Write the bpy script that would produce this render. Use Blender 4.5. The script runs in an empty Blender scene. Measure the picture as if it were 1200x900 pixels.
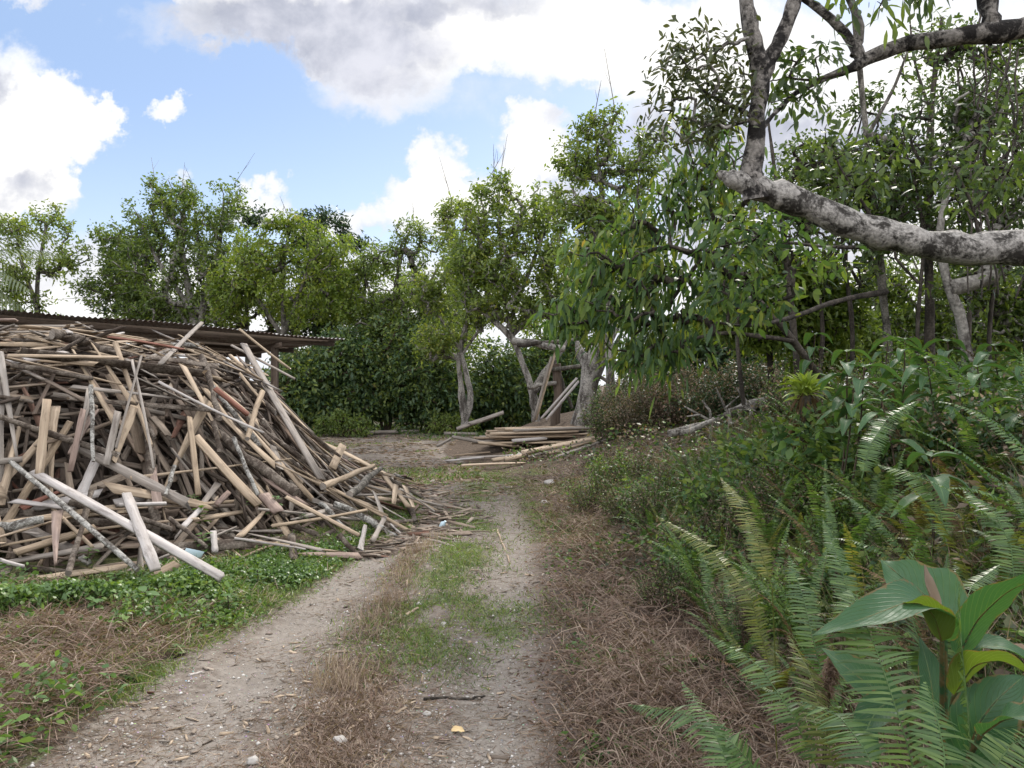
import bpy, math, random
import numpy as np
from mathutils import Vector, Matrix

random.seed(7)
rng = np.random.default_rng(11)
SC = bpy.context.scene
COL = SC.collection
R = math.radians

# ------------------------------------------------------------------ camera, sky, sun, exposure
CAMZ = 1.6
cam_d = bpy.data.cameras.new('camera')
cam_d.sensor_width = 36.0
cam_d.lens = 27.0
cam_d.clip_start = 0.05
cam_d.clip_end = 2000
cam = bpy.data.objects.new('camera', cam_d)
cam.location = (0, 0, CAMZ)
cam.rotation_euler = (R(90), 0, 0)
COL.objects.link(cam)
SC.camera = cam
SC.view_settings.view_transform = 'Standard'
SC.view_settings.look = 'None'
SC.view_settings.gamma = 1
SC.view_settings.use_curve_mapping = False
SC.view_settings.exposure = 0.5

SUN_EL, SUN_AZ = 38.0, 24.0          # degrees above the horizon, degrees right of straight ahead
sun_d = bpy.data.lights.new('sun', 'SUN')
sun_d.energy = 3.1
sun_d.angle = R(10)
sun_d.color = (1.0, 0.93, 0.84)
sun = bpy.data.objects.new('sun', sun_d)
sun.rotation_euler = (R(90 - SUN_EL), 0, R(180 - SUN_AZ))
sun.location = (20, 40, 30)
COL.objects.link(sun)

world = bpy.data.worlds.new('World')
SC.world = world
world.use_nodes = True


class NT:
    """tiny helper round a node tree"""
    def __init__(self, tree):
        self.t = tree
        self.n = tree.nodes
        self.n.clear()

    def node(self, typ, **kw):
        nd = self.n.new(typ)
        for k, v in kw.items():
            setattr(nd, k, v)
        return nd

    def put(self, sock, v):
        if v is None:
            return
        if hasattr(v, 'is_output'):
            self.t.links.new(v, sock)
        elif isinstance(v, (tuple, list)) and len(v) == 3 and sock.type == 'RGBA':
            sock.default_value = (*v, 1)
        else:
            sock.default_value = v

    def math(self, op, a, b=None, c=None, clamp=False):
        nd = self.node('ShaderNodeMath', operation=op, use_clamp=clamp)
        for i, v in enumerate((a, b, c)):
            self.put(nd.inputs[i], v)
        return nd.outputs[0]

    def vmath(self, op, a, b=None):
        nd = self.node('ShaderNodeVectorMath', operation=op)
        self.put(nd.inputs[0], a)
        self.put(nd.inputs[1], b)
        return nd.outputs[0]

    def mix(self, f, a, b, blend='MIX'):
        nd = self.node('ShaderNodeMix', data_type='RGBA', blend_type=blend)
        self.put(nd.inputs[0], f)
        self.put(nd.inputs[6], a)
        self.put(nd.inputs[7], b)
        return nd.outputs[2]

    def noise(self, vec, scale, detail=3, rough=0.5, color=False, dist=0.0):
        nd = self.node('ShaderNodeTexNoise')
        self.put(nd.inputs['Vector'], vec)
        nd.inputs['Scale'].default_value = scale
        nd.inputs['Detail'].default_value = detail
        nd.inputs['Roughness'].default_value = rough
        nd.inputs['Distortion'].default_value = dist
        return nd.outputs['Color' if color else 'Fac']

    def step(self, v, a, b, x=0.0, y=1.0, smooth=True):
        nd = self.node('ShaderNodeMapRange', interpolation_type='SMOOTHSTEP' if smooth else 'LINEAR')
        self.put(nd.inputs[0], v)
        nd.inputs[1].default_value = a
        nd.inputs[2].default_value = b
        nd.inputs[3].default_value = x
        nd.inputs[4].default_value = y
        return nd.outputs[0]

    def ramp(self, v, stops):
        nd = self.node('ShaderNodeValToRGB')
        cr = nd.color_ramp
        while len(cr.elements) < len(stops):
            cr.elements.new(0.5)
        for e, (p, c) in zip(cr.elements, stops):
            e.position = p
            e.color = (*c, 1)
        self.put(nd.inputs[0], v)
        return nd.outputs[0]

    def combine(self, x, y, z=0.0):
        nd = self.node('ShaderNodeCombineXYZ')
        for i, v in enumerate((x, y, z)):
            self.put(nd.inputs[i], v)
        return nd.outputs[0]

    def split(self, v):
        nd = self.node('ShaderNodeSeparateXYZ')
        self.put(nd.inputs[0], v)
        return nd.outputs


SKY_STRENGTH = 0.11
CLOUDS = [  # direction of a cloud bank: u, v, ru, rv, weight
    (20, 165, 120, 105, 1.2), (95, 150, 70, 50, .9), (145, 140, 26, 22, .8), (0, 225, 120, 60, 1.0), (70, 235, 60, 45, .8),
    (60, 8, 95, 26, .7), (205, 131, 26, 15, .9), (260, 8, 90, 30, .8),
    (240, 55, 120, 46, .55), (340, 30, 140, 75, 1.1), (470, 45, 150, 80, 1.2), (430, 110, 100, 60, .6),
    (640, 45, 170, 75, 1.3), (800, 60, 160, 75, 1.3), (560, 130, 150, 60, .35),
    (510, 205, 38, 36, 1.1), (500, 245, 75, 36, 1.0), (625, 185, 48, 42, 1.2), (600, 235, 130, 50, 1.0),
    (325, 250, 55, 22, .9), (420, 268, 70, 20, .9), (235, 205, 22, 10, .5), (480, 380, 500, 110, .95), (100, 340, 260, 90, .8),
    (950, 170, 270, 150, 1.1), (1150, 150, 200, 230, 1.3), (1000, 300, 330, 130, 1.2),
]
GREYS = [
    (265, 55, 130, 60, .8), (110, 15, 90, 40, .4),     (360, 55, 120, 60, .8), (455, 60, 115, 70, .9), (560, 12, 130, 30, .75), (440, 125, 90, 40, .5), (5, 120, 48, 36, .9), (45, 225, 55, 36, .8), (640, 168, 24, 22, .6),
    (90, 320, 90, 60, .6), (800, 190, 140, 75, .75), (960, 220, 170, 70, .8), (880, 300, 160, 70, .6), (860, 230, 240, 110, .8), (1060, 210, 130, 60, .5), (720, 240, 90, 90, .6), (430, 285, 60, 24, .4),
]


def build_sky():
    w = NT(world.node_tree)
    tc = w.node('ShaderNodeTexCoord').outputs['Generated']
    sky = w.node('ShaderNodeTexSky', sky_type='NISHITA')
    sky.sun_disc = False
    sky.sun_elevation = R(SUN_EL)
    sky.sun_rotation = R(SUN_AZ)
    sky.altitude = 300
    sky.air_density = 1.0
    sky.dust_density = 1.2
    sky.ozone_density = 2.0
    x, y, z = w.split(tc)[:3]
    ay = w.math('ADD', w.math('ABSOLUTE', y), 0.03)
    px = w.math('DIVIDE', x, ay)
    pz = w.math('DIVIDE', z, ay)
    p0 = w.combine(px, pz)
    n1 = w.noise(p0, 3.2, 3, .5, True)
    n2 = w.noise(p0, 11, 5, .6, True)
    off = w.vmath('MULTIPLY', w.vmath('SUBTRACT', n1, (.5, .5, .5)), (.16, .12, 0))
    n3 = w.noise(p0, 34, 4, .6, True)
    off2 = w.vmath('ADD', w.vmath('MULTIPLY', w.vmath('SUBTRACT', n2, (.5, .5, .5)), (.12, .10, 0)), w.vmath('MULTIPLY', w.vmath('SUBTRACT', n3, (.5, .5, .5)), (.055, .05, 0)))
    p = w.vmath('ADD', w.vmath('ADD', p0, off), off2)
    qx, qz, _ = w.split(p)[:3]
    fb = w.noise(p0, 7, 7, .62)

    def field(blobs):
        tot = None
        for (u, v, ru, rv, wt) in blobs:
            a = w.math('MULTIPLY_ADD', qx, 900 / ru, -(u - 600) / ru)
            b = w.math('MULTIPLY_ADD', qz, 900 / rv, -(450 - v) / rv)
            d = w.math('MULTIPLY_ADD', b, b, w.math('MULTIPLY', a, a))
            g = w.math('MULTIPLY', w.math('SUBTRACT', 1.0, d, clamp=True), wt)
            tot = g if tot is None else w.math('ADD', tot, g)
        return tot
    dens = field(CLOUDS)
    grey = field(GREYS)
    dn = w.math('ADD', dens, w.math('MULTIPLY', w.math('SUBTRACT', fb, .5), 1.1))
    mask = w.step(dn, 0.15, 0.7)
    gm = w.step(w.math('ADD', grey, w.math('MULTIPLY', w.math('SUBTRACT', fb, .5), .9)), 0.05, 1.05, 0, .9)
    k = 1.0 / SKY_STRENGTH
    white = w.mix(w.step(dn, .35, 1.3), (0.62 * k, .66 * k, .74 * k), (0.86 * k, .85 * k, .83 * k))
    fb2 = w.noise(w.vmath('ADD', p0, off), 9, 6, .6)
    cl = w.mix(gm, white, w.mix(w.step(fb2, .32, .68), (0.29 * k, .315 * k, .40 * k), (0.56 * k, .57 * k, .64 * k)))
    base = w.mix(1.0, sky.outputs[0], (1.0, 1.02, 1.12), 'MULTIPLY')
    hz = w.step(z, 0.0, 0.42, 0.75, 0.0)
    base = w.mix(hz, base, (0.62 * k, .72 * k, .84 * k))
    base = w.mix(w.math('MULTIPLY', w.step(z, .05, .5), .8), base, (0.33 * k, .46 * k, .68 * k))
    full = w.mix(mask, base, cl)
    # high overhead and behind, out of view, an invented bright deck adds fill light
    hi = w.math('MAXIMUM', w.step(y, .25, -.35), w.step(z, .56, .8))
    full = w.mix(w.math('MULTIPLY', hi, w.step(z, -.02, .12)), full, w.mix(w.step(fb, .35, .65), (1.25 * k, 1.35 * k, 1.55 * k), (2.0 * k, 1.92 * k, 1.85 * k)))
    bg = w.node('ShaderNodeBackground')
    w.put(bg.inputs[0], full)
    bg.inputs[1].default_value = SKY_STRENGTH
    out = w.node('ShaderNodeOutputWorld')
    w.put(out.inputs[0], bg.outputs[0])


build_sky()
SC.render.engine = 'CYCLES'
cy = SC.cycles
cy.max_bounces = 6
cy.diffuse_bounces = 3
cy.glossy_bounces = 2
cy.transmission_bounces = 4
cy.transparent_max_bounces = 4
cy.caustics_reflective = False
cy.caustics_refractive = False
cy.sample_clamp_indirect = 4.0
cy.use_adaptive_sampling = True
cy.adaptive_threshold = 0.02
cy.use_denoising = True


# ------------------------------------------------------------------ helpers: points
def W(u, v, Y):
    """the place that lies Y metres ahead in the direction of photo point u, v"""
    return np.array([(u - 600) / 900 * Y, Y, CAMZ - (v - 450) / 900 * Y])


def ss(t):
    t = np.clip(t, 0, 1)
    return t * t * (3 - 2 * t)


_tab = rng.random((256, 256))


def vnoise(x, y):
    x = np.asarray(x, float); y = np.asarray(y, float)
    xi = np.floor(x).astype(int); yi = np.floor(y).astype(int)
    fx = x - xi; fy = y - yi
    fx = fx * fx * (3 - 2 * fx); fy = fy * fy * (3 - 2 * fy)
    a = _tab[xi & 255, yi & 255]; b = _tab[(xi + 1) & 255, yi & 255]
    c = _tab[xi & 255, (yi + 1) & 255]; d = _tab[(xi + 1) & 255, (yi + 1) & 255]
    return (a * (1 - fx) + b * fx) * (1 - fy) + (c * (1 - fx) + d * fx) * fy


def fbm(x, y, o=4):
    s = 0; a = .5
    for i in range(o):
        s = s + a * vnoise(x * 2 ** i + 17.3 * i, y * 2 ** i + 9.1 * i)
        a *= .5
    return s


def XE(y):   # foot of the bank on the right of the track
    return np.interp(y, [-5, 2, 3, 6, 9, 12, 15, 18, 21, 24, 28, 40], [.3, .4, .42, .5, .5, .2, -.6, -1.5, -1.6, 0, 4, 8])


def XL(y):   # left edge of the track
    return np.interp(y, [-5, 2.5, 3.2, 4.5, 5.8, 7, 9, 11, 14, 20, 28], [-2.4, -2.1, -1.95, -1.95, -1.7, -1.45, -1.1, -1.2, -2.6, -6, -9])


def TL(y):   # centres of the wheel tracks
    return np.interp(y, [0, 3.2, 4.5, 5.8, 8, 10, 13, 18], [-1.3, -1.42, -1.5, -1.45, -1.12, -1.15, -1.6, -3.2])


def TR(y):
    return np.interp(y, [0, 3.2, 4.5, 5.8, 8, 10, 13, 18], [-.15, -.1, -.12, -.05, .0, -.1, -.6, -2.0])


def G(x, y):
    x = np.asarray(x, float); y = np.asarray(y, float)
    near = ss((34 - np.abs(y)) / 6) * ss((30 - np.abs(x)) / 6)
    bank = 1.0 * ss((x - XE(y)) / np.interp(y, [3, 7, 11], [3.1, 3.4, 4.0]))
    bank = bank * (1 - .62 * np.exp(-((x - .7) / 1.9) ** 2 - ((y - 16.6) / 2.4) ** 2))
    hump = .12 * ss((XL(y) - x) / .9) * ss((11 - y) / 4)
    rut = (-.07 * np.exp(-((x - TL(y)) / .3) ** 2) - .06 * np.exp(-((x - TR(y)) / .28) ** 2)) * ss((13 - y) / 5)
    n = (fbm(x * .7, y * .7) - .47) * .16 + (fbm(x * 3 + 40, y * 3) - .47) * .05
    return near * (bank + hump + rut + n)


FOOT = np.array([(-11, 3.9), (-4.2, 4.95), (-2.8, 5.65), (-1.5, 7.2), (-1.0, 9.6), (-1.7, 12.2), (-3.8, 14.2), (-11, 15)])


def foot_dist(x, y):
    """how far inside the foot line of the heap a place lies"""
    x = np.asarray(x, float); y = np.asarray(y, float)
    best = np.full(x.shape, 1e9); inside = np.zeros(x.shape, bool)
    n = len(FOOT)
    for i in range(n):
        a = FOOT[i]; b = FOOT[(i + 1) % n]
        if i < n - 1:
            ab = b - a
            t = np.clip(((x - a[0]) * ab[0] + (y - a[1]) * ab[1]) / (ab @ ab), 0, 1)
            best = np.minimum(best, np.hypot(x - a[0] - t * ab[0], y - a[1] - t * ab[1]))
        cond = (a[1] > y) != (b[1] > y)
        xi = (b[0] - a[0]) * (y - a[1]) / (b[1] - a[1] + 1e-12) + a[0]
        inside ^= cond & (x < xi)
    return np.where(inside, best, -best)


def HEAP(x, y):
    d = foot_dist(x, y)
    top = np.interp(d, [-.4, 0, .8, 1.3, 2.1, 2.9, 4, 12], [-.3, .05, .34, .66, 1.62, 2.02, 2.14, 2.2])
    n = (fbm(np.asarray(x) * 1.1 + 5, np.asarray(y) * 1.1) - .47) * .5 * ss(d / 1.5)
    return G(x, y) * np.where(d > 0, .6, 1) + top + n


def TOPZ(x, y):
    return np.maximum(G(x, y), HEAP(x, y))


def hit(u, v, fn=TOPZ, y0=2.2, ymax=10.6):
    ys = np.arange(y0, ymax, .02)
    xs = (u - 600) / 900 * ys
    zs = CAMZ - (v - 450) / 900 * ys
    k = np.nonzero(zs <= fn(xs, ys))[0]
    i = k[0] if len(k) else len(ys) - 1
    return np.array([xs[i], ys[i], zs[i]])


def hitg(u, v):
    return hit(u, v, G, 2.0, 33)


def onG(x, y, dz=0.0):
    return np.array([x, y, float(G(x, y)) + dz])


# ------------------------------------------------------------------ helpers: meshes
def unit(v):
    v = np.asarray(v, float)
    return v / (np.linalg.norm(v, axis=-1, keepdims=True) + 1e-9)


class MB:
    def __init__(self):
        self.v = []; self.f = []; self.m = []; self.uv = []; self.n = 0

    def add(self, v, f, mat=0, uv=None):
        v = np.asarray(v, float).reshape(-1, 3)
        f = np.asarray(f, int)
        self.v.append(v)
        self.f.append(f + self.n)
        self.m.append(np.full(len(f), mat) if np.isscalar(mat) else np.asarray(mat))
        self.uv.append(np.zeros((len(v), 2)) if uv is None else np.asarray(uv, float))
        self.n += len(v)
        return self

    def build(self, name, mats, parent=None, smooth=False, origin=None):
        me = bpy.data.meshes.new(name)
        if self.n:
            v = np.concatenate(self.v)
            if origin is not None:
                v = v - np.asarray(origin)
            uv = np.concatenate(self.uv)
            me.vertices.add(len(v))
            me.vertices.foreach_set('co', v.astype(np.float32).ravel())
            loops = np.concatenate([f.ravel() for f in self.f])
            tot = np.concatenate([np.full(len(f), f.shape[1]) for f in self.f])
            start = np.concatenate([[0], np.cumsum(tot)[:-1]])
            me.loops.add(len(loops))
            me.loops.foreach_set('vertex_index', loops.astype(np.int32))
            me.polygons.add(len(tot))
            me.polygons.foreach_set('loop_start', start.astype(np.int32))
            me.polygons.foreach_set('loop_total', tot.astype(np.int32))
            me.polygons.foreach_set('material_index', np.concatenate(self.m).astype(np.int32))
            if smooth:
                me.polygons.foreach_set('use_smooth', np.ones(len(tot), bool))
            lay = me.uv_layers.new(name='UVMap')
            lay.data.foreach_set('uv', uv[loops].astype(np.float32).ravel())
            me.update(calc_edges=True)
        for m in (mats if isinstance(mats, (list, tuple)) else [mats]):
            me.materials.append(m)
        o = bpy.data.objects.new(name, me)
        COL.objects.link(o)
        if parent is not None:
            o.parent = parent
        elif origin is not None:
            o.location = origin
        return o


def tag(o, label, cat, group=None, kind=None):
    if label: o['label'] = label
    if cat: o['category'] = cat
    if group: o['group'] = group
    o['kind'] = kind or 'thing'
    return o


def thing(name, label, cat, loc, group=None):
    o = bpy.data.objects.new(name, None)
    o.empty_display_size = .1
    COL.objects.link(o)
    o.location = loc
    return tag(o, label, cat, group)


def copy_tree(o, parent=None):
    c = o.copy()
    COL.objects.link(c)
    if parent is not None:
        c.parent = parent
    for ch in [q for q in o.children]:
        copy_tree(ch, c)
    return c


def frames(T):
    """two side vectors for directions T (n,3)"""
    up = np.where(np.abs(T[:, 2:3]) > .9, np.array([[1., 0, 0]]), np.array([[0, 0, 1.]]))
    A = unit(np.cross(T, up))
    return A, np.cross(A, T)


def tube(mb, pts, rad, k=8, mat=0, cap=True, jitter=0.0):
    P = np.asarray(pts, float)
    n = len(P)
    rad = np.broadcast_to(np.asarray(rad, float), (n,))
    T = unit(np.gradient(P, axis=0))
    a = np.cross(T[0], [0, 0, 1.0])
    if np.linalg.norm(a) < .1: a = np.cross(T[0], [1.0, 0, 0])
    a = unit(a)
    V = []; U = []
    L = np.concatenate([[0], np.cumsum(np.linalg.norm(np.diff(P, axis=0), axis=1))])
    th = np.linspace(0, 2 * np.pi, k, endpoint=False)
    jm = 1 + jitter * (rng.random(k) - .5)
    for i in range(n):
        a = unit(a - T[i] * (a @ T[i]))
        b = np.cross(T[i], a)
        rr = rad[i] * jm * (1 + jitter * .6 * (rng.random(k) - .5))
        V.append(P[i] + (np.cos(th) * rr)[:, None] * a + (np.sin(th) * rr)[:, None] * b)
        U.append(np.stack([np.full(k, L[i]), th * rad[i]], 1))
    V = np.concatenate(V)
    i, j = np.meshgrid(np.arange(n - 1), np.arange(k), indexing='ij')
    j2 = (j + 1) % k
    F = np.stack([i * k + j, i * k + j2, (i + 1) * k + j2, (i + 1) * k + j], -1).reshape(-1, 4)
    mb.add(V, F, mat, np.concatenate(U))
    if cap:
        for e, s in ((0, 1), (n - 1, -1)):
            idx = np.arange(k)[::s] if s == 1 else np.arange(k)
            mb.add(V[e * k:(e + 1) * k], [idx[::-1] if s == 1 else idx], mat, np.stack([np.cos(th) * .1, np.sin(th) * .1], 1))


def sticks(mb, A, B, ra, rb, k=5, mat=0):
    A = np.asarray(A, float); B = np.asarray(B, float)
    n = len(A)
    if n == 0: return
    ra = np.broadcast_to(np.asarray(ra, float), (n,)); rb = np.broadcast_to(np.asarray(rb, float), (n,))
    T = unit(B - A)
    S, N = frames(T)
    th = np.linspace(0, 2 * np.pi, k, endpoint=False)
    ring = np.cos(th)[None, :, None] * S[:, None] + np.sin(th)[None, :, None] * N[:, None]
    V = np.stack([A[:, None] + ring * ra[:, None, None], B[:, None] + ring * rb[:, None, None]], 1)  # n,2,k,3
    j = np.arange(k); j2 = (j + 1) % k
    f = np.stack([j, j2, k + j2, k + j], -1)
    F = (f[None] + (np.arange(n) * 2 * k)[:, None, None]).reshape(-1, 4)
    mb.add(V.reshape(-1, 3), F, mat)


ROWS_FAR = [(0, .08), (.45, 1.0), (1, .06)]
ROWS_MID = [(0, .1), (.3, .9), (.6, 1.0), (1, .04)]
ROWS_NEAR = [(0, .06), (.12, .55), (.3, .95), (.5, 1.0), (.7, .78), (.87, .38), (1, .03)]
ROWS_BLADE = [(0, .9), (.55, .8), (1, .1)]


def leafmesh(mb, P, D, N, L, Wd, rows=ROWS_FAR, droop=0.0, fold=0.0, mat=0):
    """leaves at P pointing along D, faces up along N, L long and Wd wide; fold > 0 gives a folded midrib"""
    P = np.asarray(P, float).reshape(-1, 3); n = len(P)
    if n == 0: return
    D = unit(np.asarray(D, float)); N = np.asarray(N, float)
    S = unit(np.cross(D, N)); N = np.cross(S, D)
    L = np.broadcast_to(np.asarray(L, float), (n,))[:, None]
    Wd = np.broadcast_to(np.asarray(Wd, float), (n,))[:, None] * .5
    dr = np.broadcast_to(np.asarray(droop, float), (n,))[:, None]
    cols = 3 if fold else 2
    V = np.empty((n, len(rows), cols, 3)); U = np.empty((n, len(rows), cols, 2))
    down = np.array([0, 0, -1.0])
    for i, (t, w) in enumerate(rows):
        c = P + D * L * t * (1 - .25 * dr * t) + down * L * dr * t * t
        if cols == 3:
            V[:, i, 0] = c + S * Wd * w + N * Wd * w * fold
            V[:, i, 1] = c
            V[:, i, 2] = c - S * Wd * w + N * Wd * w * fold
        else:
            V[:, i, 0] = c + S * Wd * w
            V[:, i, 1] = c - S * Wd * w
        for j in range(cols):
            U[:, i, j] = (t, j / (cols - 1))
    fs = []
    for i in range(len(rows) - 1):
        for j in range(cols - 1):
            a = i * cols + j
            fs.append((a, a + 1, a + cols + 1, a + cols))
    f = np.array(fs)
    k = len(rows) * cols
    F = (f[None] + (np.arange(n) * k)[:, None, None]).reshape(-1, 4)
    if not np.isscalar(mat): mat = np.repeat(mat, len(fs))
    mb.add(V.reshape(-1, 3), F, mat, U.reshape(-1, 2))


def rdir(n, up=0.0):
    v = rng.normal(size=(n, 3)); v[:, 2] += up
    return unit(v)


# ------------------------------------------------------------------ materials
def new_mat(name):
    m = bpy.data.materials.new(name)
    m.use_nodes = True
    return m, NT(m.node_tree)


def finish(w, shader, disp=None):
    o = w.node('ShaderNodeOutputMaterial')
    w.put(o.inputs[0], shader)


def principled(w, col, rough=.8, spec=.3, bump=None, bstr=.3, bdist=.02):
    b = w.node('ShaderNodeBsdfPrincipled')
    w.put(b.inputs['Base Color'], col)
    w.put(b.inputs['Roughness'], rough)
    b.inputs['Specular IOR Level'].default_value = spec
    if bump is not None:
        bn = w.node('ShaderNodeBump')
        bn.inputs['Strength'].default_value = bstr
        bn.inputs['Distance'].default_value = bdist
        w.put(bn.inputs['Height'], bump)
        w.put(b.inputs['Normal'], bn.outputs[0])
    return b.outputs[0]


def leaf_mat(name, stops, trans=.35, rough=.45, spec=.35, veins=False, clump=.8):
    """stops: colour ramp over leaf-to-leaf variation"""
    m, w = new_mat(name)
    rnd = w.node('ShaderNodeNewGeometry').outputs['Random Per Island']
    oi = w.node('ShaderNodeObjectInfo').outputs['Random']
    tc = w.node('ShaderNodeTexCoord').outputs['Object']
    nz = w.noise(tc, 1.3, 2)
    t = w.math('ADD', w.math('MULTIPLY', rnd, .65), w.math('MULTIPLY', w.math('SUBTRACT', nz, .32), clump))
    t = w.math('ADD', t, w.math('MULTIPLY', w.math('SUBTRACT', oi, .5), .25), clamp=True)
    col = w.ramp(t, stops)
    if veins:
        uv = w.node('ShaderNodeUVMap').outputs[0]
        ux, uy, _ = w.split(uv)[:3]
        mid = w.step(w.math('ABSOLUTE', w.math('SUBTRACT', uy, .5)), 0.0, .035, 1, 0)
        sl = w.math('ADD', w.math('MULTIPLY', ux, 13.0), w.math('MULTIPLY', w.math('ABSOLUTE', w.math('SUBTRACT', uy, .5)), -9.0))
        ve = w.step(w.math('ABSOLUTE', w.math('SUBTRACT', w.math('FRACT', sl), .5)), .0, .12, 1, 0)
        col = w.mix(w.math('ADD', w.math('MULTIPLY', mid, .5), w.math('MULTIPLY', ve, .18), clamp=True), col, (.22, .30, .12))
        blotch = w.noise(tc, 26, 6, .7)
        col = w.mix(w.step(blotch, .6, .85, 0, .55), col, (.16, .14, .03))
        bump = w.math('ADD', ve, w.math('MULTIPLY', blotch, .6))
        rim = w.step(w.math('ADD', w.math('ABSOLUTE', w.math('SUBTRACT', uy, .5)), w.math('MULTIPLY', w.math('SUBTRACT', blotch, .5), .35)), .47, .5)
        col = w.mix(w.math('MULTIPLY', rim, .8), col, (.15, .10, .04))
        sh = principled(w, col, w.step(blotch, .3, .7, rough - .05, rough + .25), spec, bump, .5, .005)
    else:
        sh = principled(w, col, rough, spec)
    tr = w.node('ShaderNodeBsdfTranslucent')
    w.put(tr.inputs[0], w.mix(1.0, col, (1.5, 1.5, .55), 'MULTIPLY'))
    mx = w.node('ShaderNodeMixShader')
    mx.inputs[0].default_value = trans
    w.put(mx.inputs[1], sh); w.put(mx.inputs[2], tr.outputs[0])
    finish(w, mx.outputs[0])
    return m


M = {}
M['leaf_mid'] = leaf_mat('leaf_mid_green', [(0, (.055, .09, .03)), (.5, (.14, .195, .06)), (.85, (.22, .27, .075)), (1, (.29, .28, .09))], .47)
M['leaf_yellow'] = leaf_mat('leaf_yellow_green', [(0, (.065, .108, .024)), (.45, (.14, .2, .04)), (.8, (.22, .265, .055)), (1, (.33, .27, .06))], .45)
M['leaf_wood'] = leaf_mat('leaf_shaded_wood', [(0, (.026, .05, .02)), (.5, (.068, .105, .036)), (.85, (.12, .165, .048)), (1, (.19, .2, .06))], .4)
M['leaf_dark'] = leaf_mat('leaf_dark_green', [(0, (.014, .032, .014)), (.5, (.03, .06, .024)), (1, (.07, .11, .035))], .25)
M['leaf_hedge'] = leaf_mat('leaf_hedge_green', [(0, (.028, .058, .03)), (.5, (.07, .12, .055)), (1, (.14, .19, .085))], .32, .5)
M['leaf_olive'] = leaf_mat('leaf_olive_small', [(0, (.022, .032, .014)), (.5, (.05, .066, .026)), (1, (.1, .105, .038))], .25)
M['leaf_droop'] = leaf_mat('leaf_drooping', [(0, (.024, .052, .026)), (.4, (.055, .105, .042)), (.7, (.11, .17, .045)), (.93, (.2, .22, .05)), (1, (.24, .15, .07))], .42, .5, .3)
M['fern'] = leaf_mat('fern_green', [(0, (.035, .075, .024)), (.5, (.085, .15, .045)), (.9, (.16, .23, .065)), (1, (.22, .2, .06))], .38, .42, .4)
M['fern_olive'] = leaf_mat('fern_olive', [(0, (.05, .07, .02)), (.5, (.12, .14, .035)), (1, (.22, .2, .055))], .35, .5, .3)
M['weed'] = leaf_mat('weed_green', [(0, (.03, .06, .02)), (.5, (.08, .15, .035)), (.85, (.16, .26, .055)), (1, (.24, .28, .07))], .3)
M['creeper'] = leaf_mat('creeper_green', [(0, (.035, .07, .022)), (.5, (.085, .155, .042)), (.85, (.17, .25, .065)), (1, (.28, .28, .09))], .3, .4, .4)
M['bigleaf'] = leaf_mat('broad_leaf_green', [(0, (.022, .068, .026)), (.5, (.036, .10, .04)), (1, (.06, .125, .038))], .36, .46, .4, True)
M['bigleaf_backlit'] = leaf_mat('broad_leaf_backlit', [(0, (.06, .115, .022)), (.5, (.095, .14, .025)), (1, (.13, .155, .03))], .45, .4, .4, True)  # yellow glow of light from behind is painted into the base colour
M['ribleaf'] = leaf_mat('ribbed_leaf_green', [(0, (.03, .075, .035)), (.5, (.06, .13, .05)), (.85, (.1, .17, .05)), (1, (.16, .2, .04))], .3, .4, .4, True)
M['bromeliad'] = leaf_mat('bromeliad_yellow', [(0, (.17, .24, .04)), (.6, (.3, .38, .07)), (1, (.42, .42, .1))], .35)
M['dry_leaf'] = leaf_mat('dry_leaf', [(0, (.055, .037, .028)), (.5, (.15, .10, .076)), (.85, (.25, .175, .135)), (1, (.28, .14, .06))], .15, .8, .1)
M['fern_dead'] = leaf_mat('fern_dead_brown', [(0, (.045, .03, .018)), (.6, (.11, .072, .04)), (1, (.17, .12, .06))], .15, .8, .1)
M['dead_bush'] = leaf_mat('dead_bush_leaf', [(0, (.065, .055, .043)), (.5, (.165, .13, .1)), (.85, (.29, .21, .145)), (1, (.34, .17, .065))], .15, .8, .1)
M['straw'] = leaf_mat('straw', [(0, (.10, .07, .055)), (.4, (.215, .16, .128)), (.8, (.35, .28, .22)), (1, (.5, .43, .34))], .15, .8, .15)
M['grass'] = leaf_mat('grass_green', [(0, (.055, .085, .028)), (.5, (.13, .175, .05)), (1, (.25, .27, .09))], .3)
M['palm'] = leaf_mat('palm_green', [(0, (.08, .11, .06)), (1, (.2, .24, .13))], .3)


def bark_mat(name, dark, light, lo=.42, hi=.6, scale=6, stretch=(1, 1, .35), bstr=.5):
    m, w = new_mat(name)
    tc = w.node('ShaderNodeTexCoord').outputs['Object']
    sv = w.vmath('MULTIPLY', tc, stretch)
    n1 = w.noise(sv, scale, 5, .65, dist=.6)
    n2 = w.noise(tc, scale * 6, 4, .6)
    f = w.step(w.math('ADD', w.math('MULTIPLY', n1, .8), w.math('MULTIPLY', n2, .2)), lo, hi)
    col = w.mix(f, dark, light)
    col = w.mix(w.step(n2, .35, .7, .45, 0), col, tuple(c * .45 for c in dark))
    finish(w, principled(w, col, .9, .15, w.math('ADD', n1, w.math('MULTIPLY', n2, .6)), bstr, .02))
    return m


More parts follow.
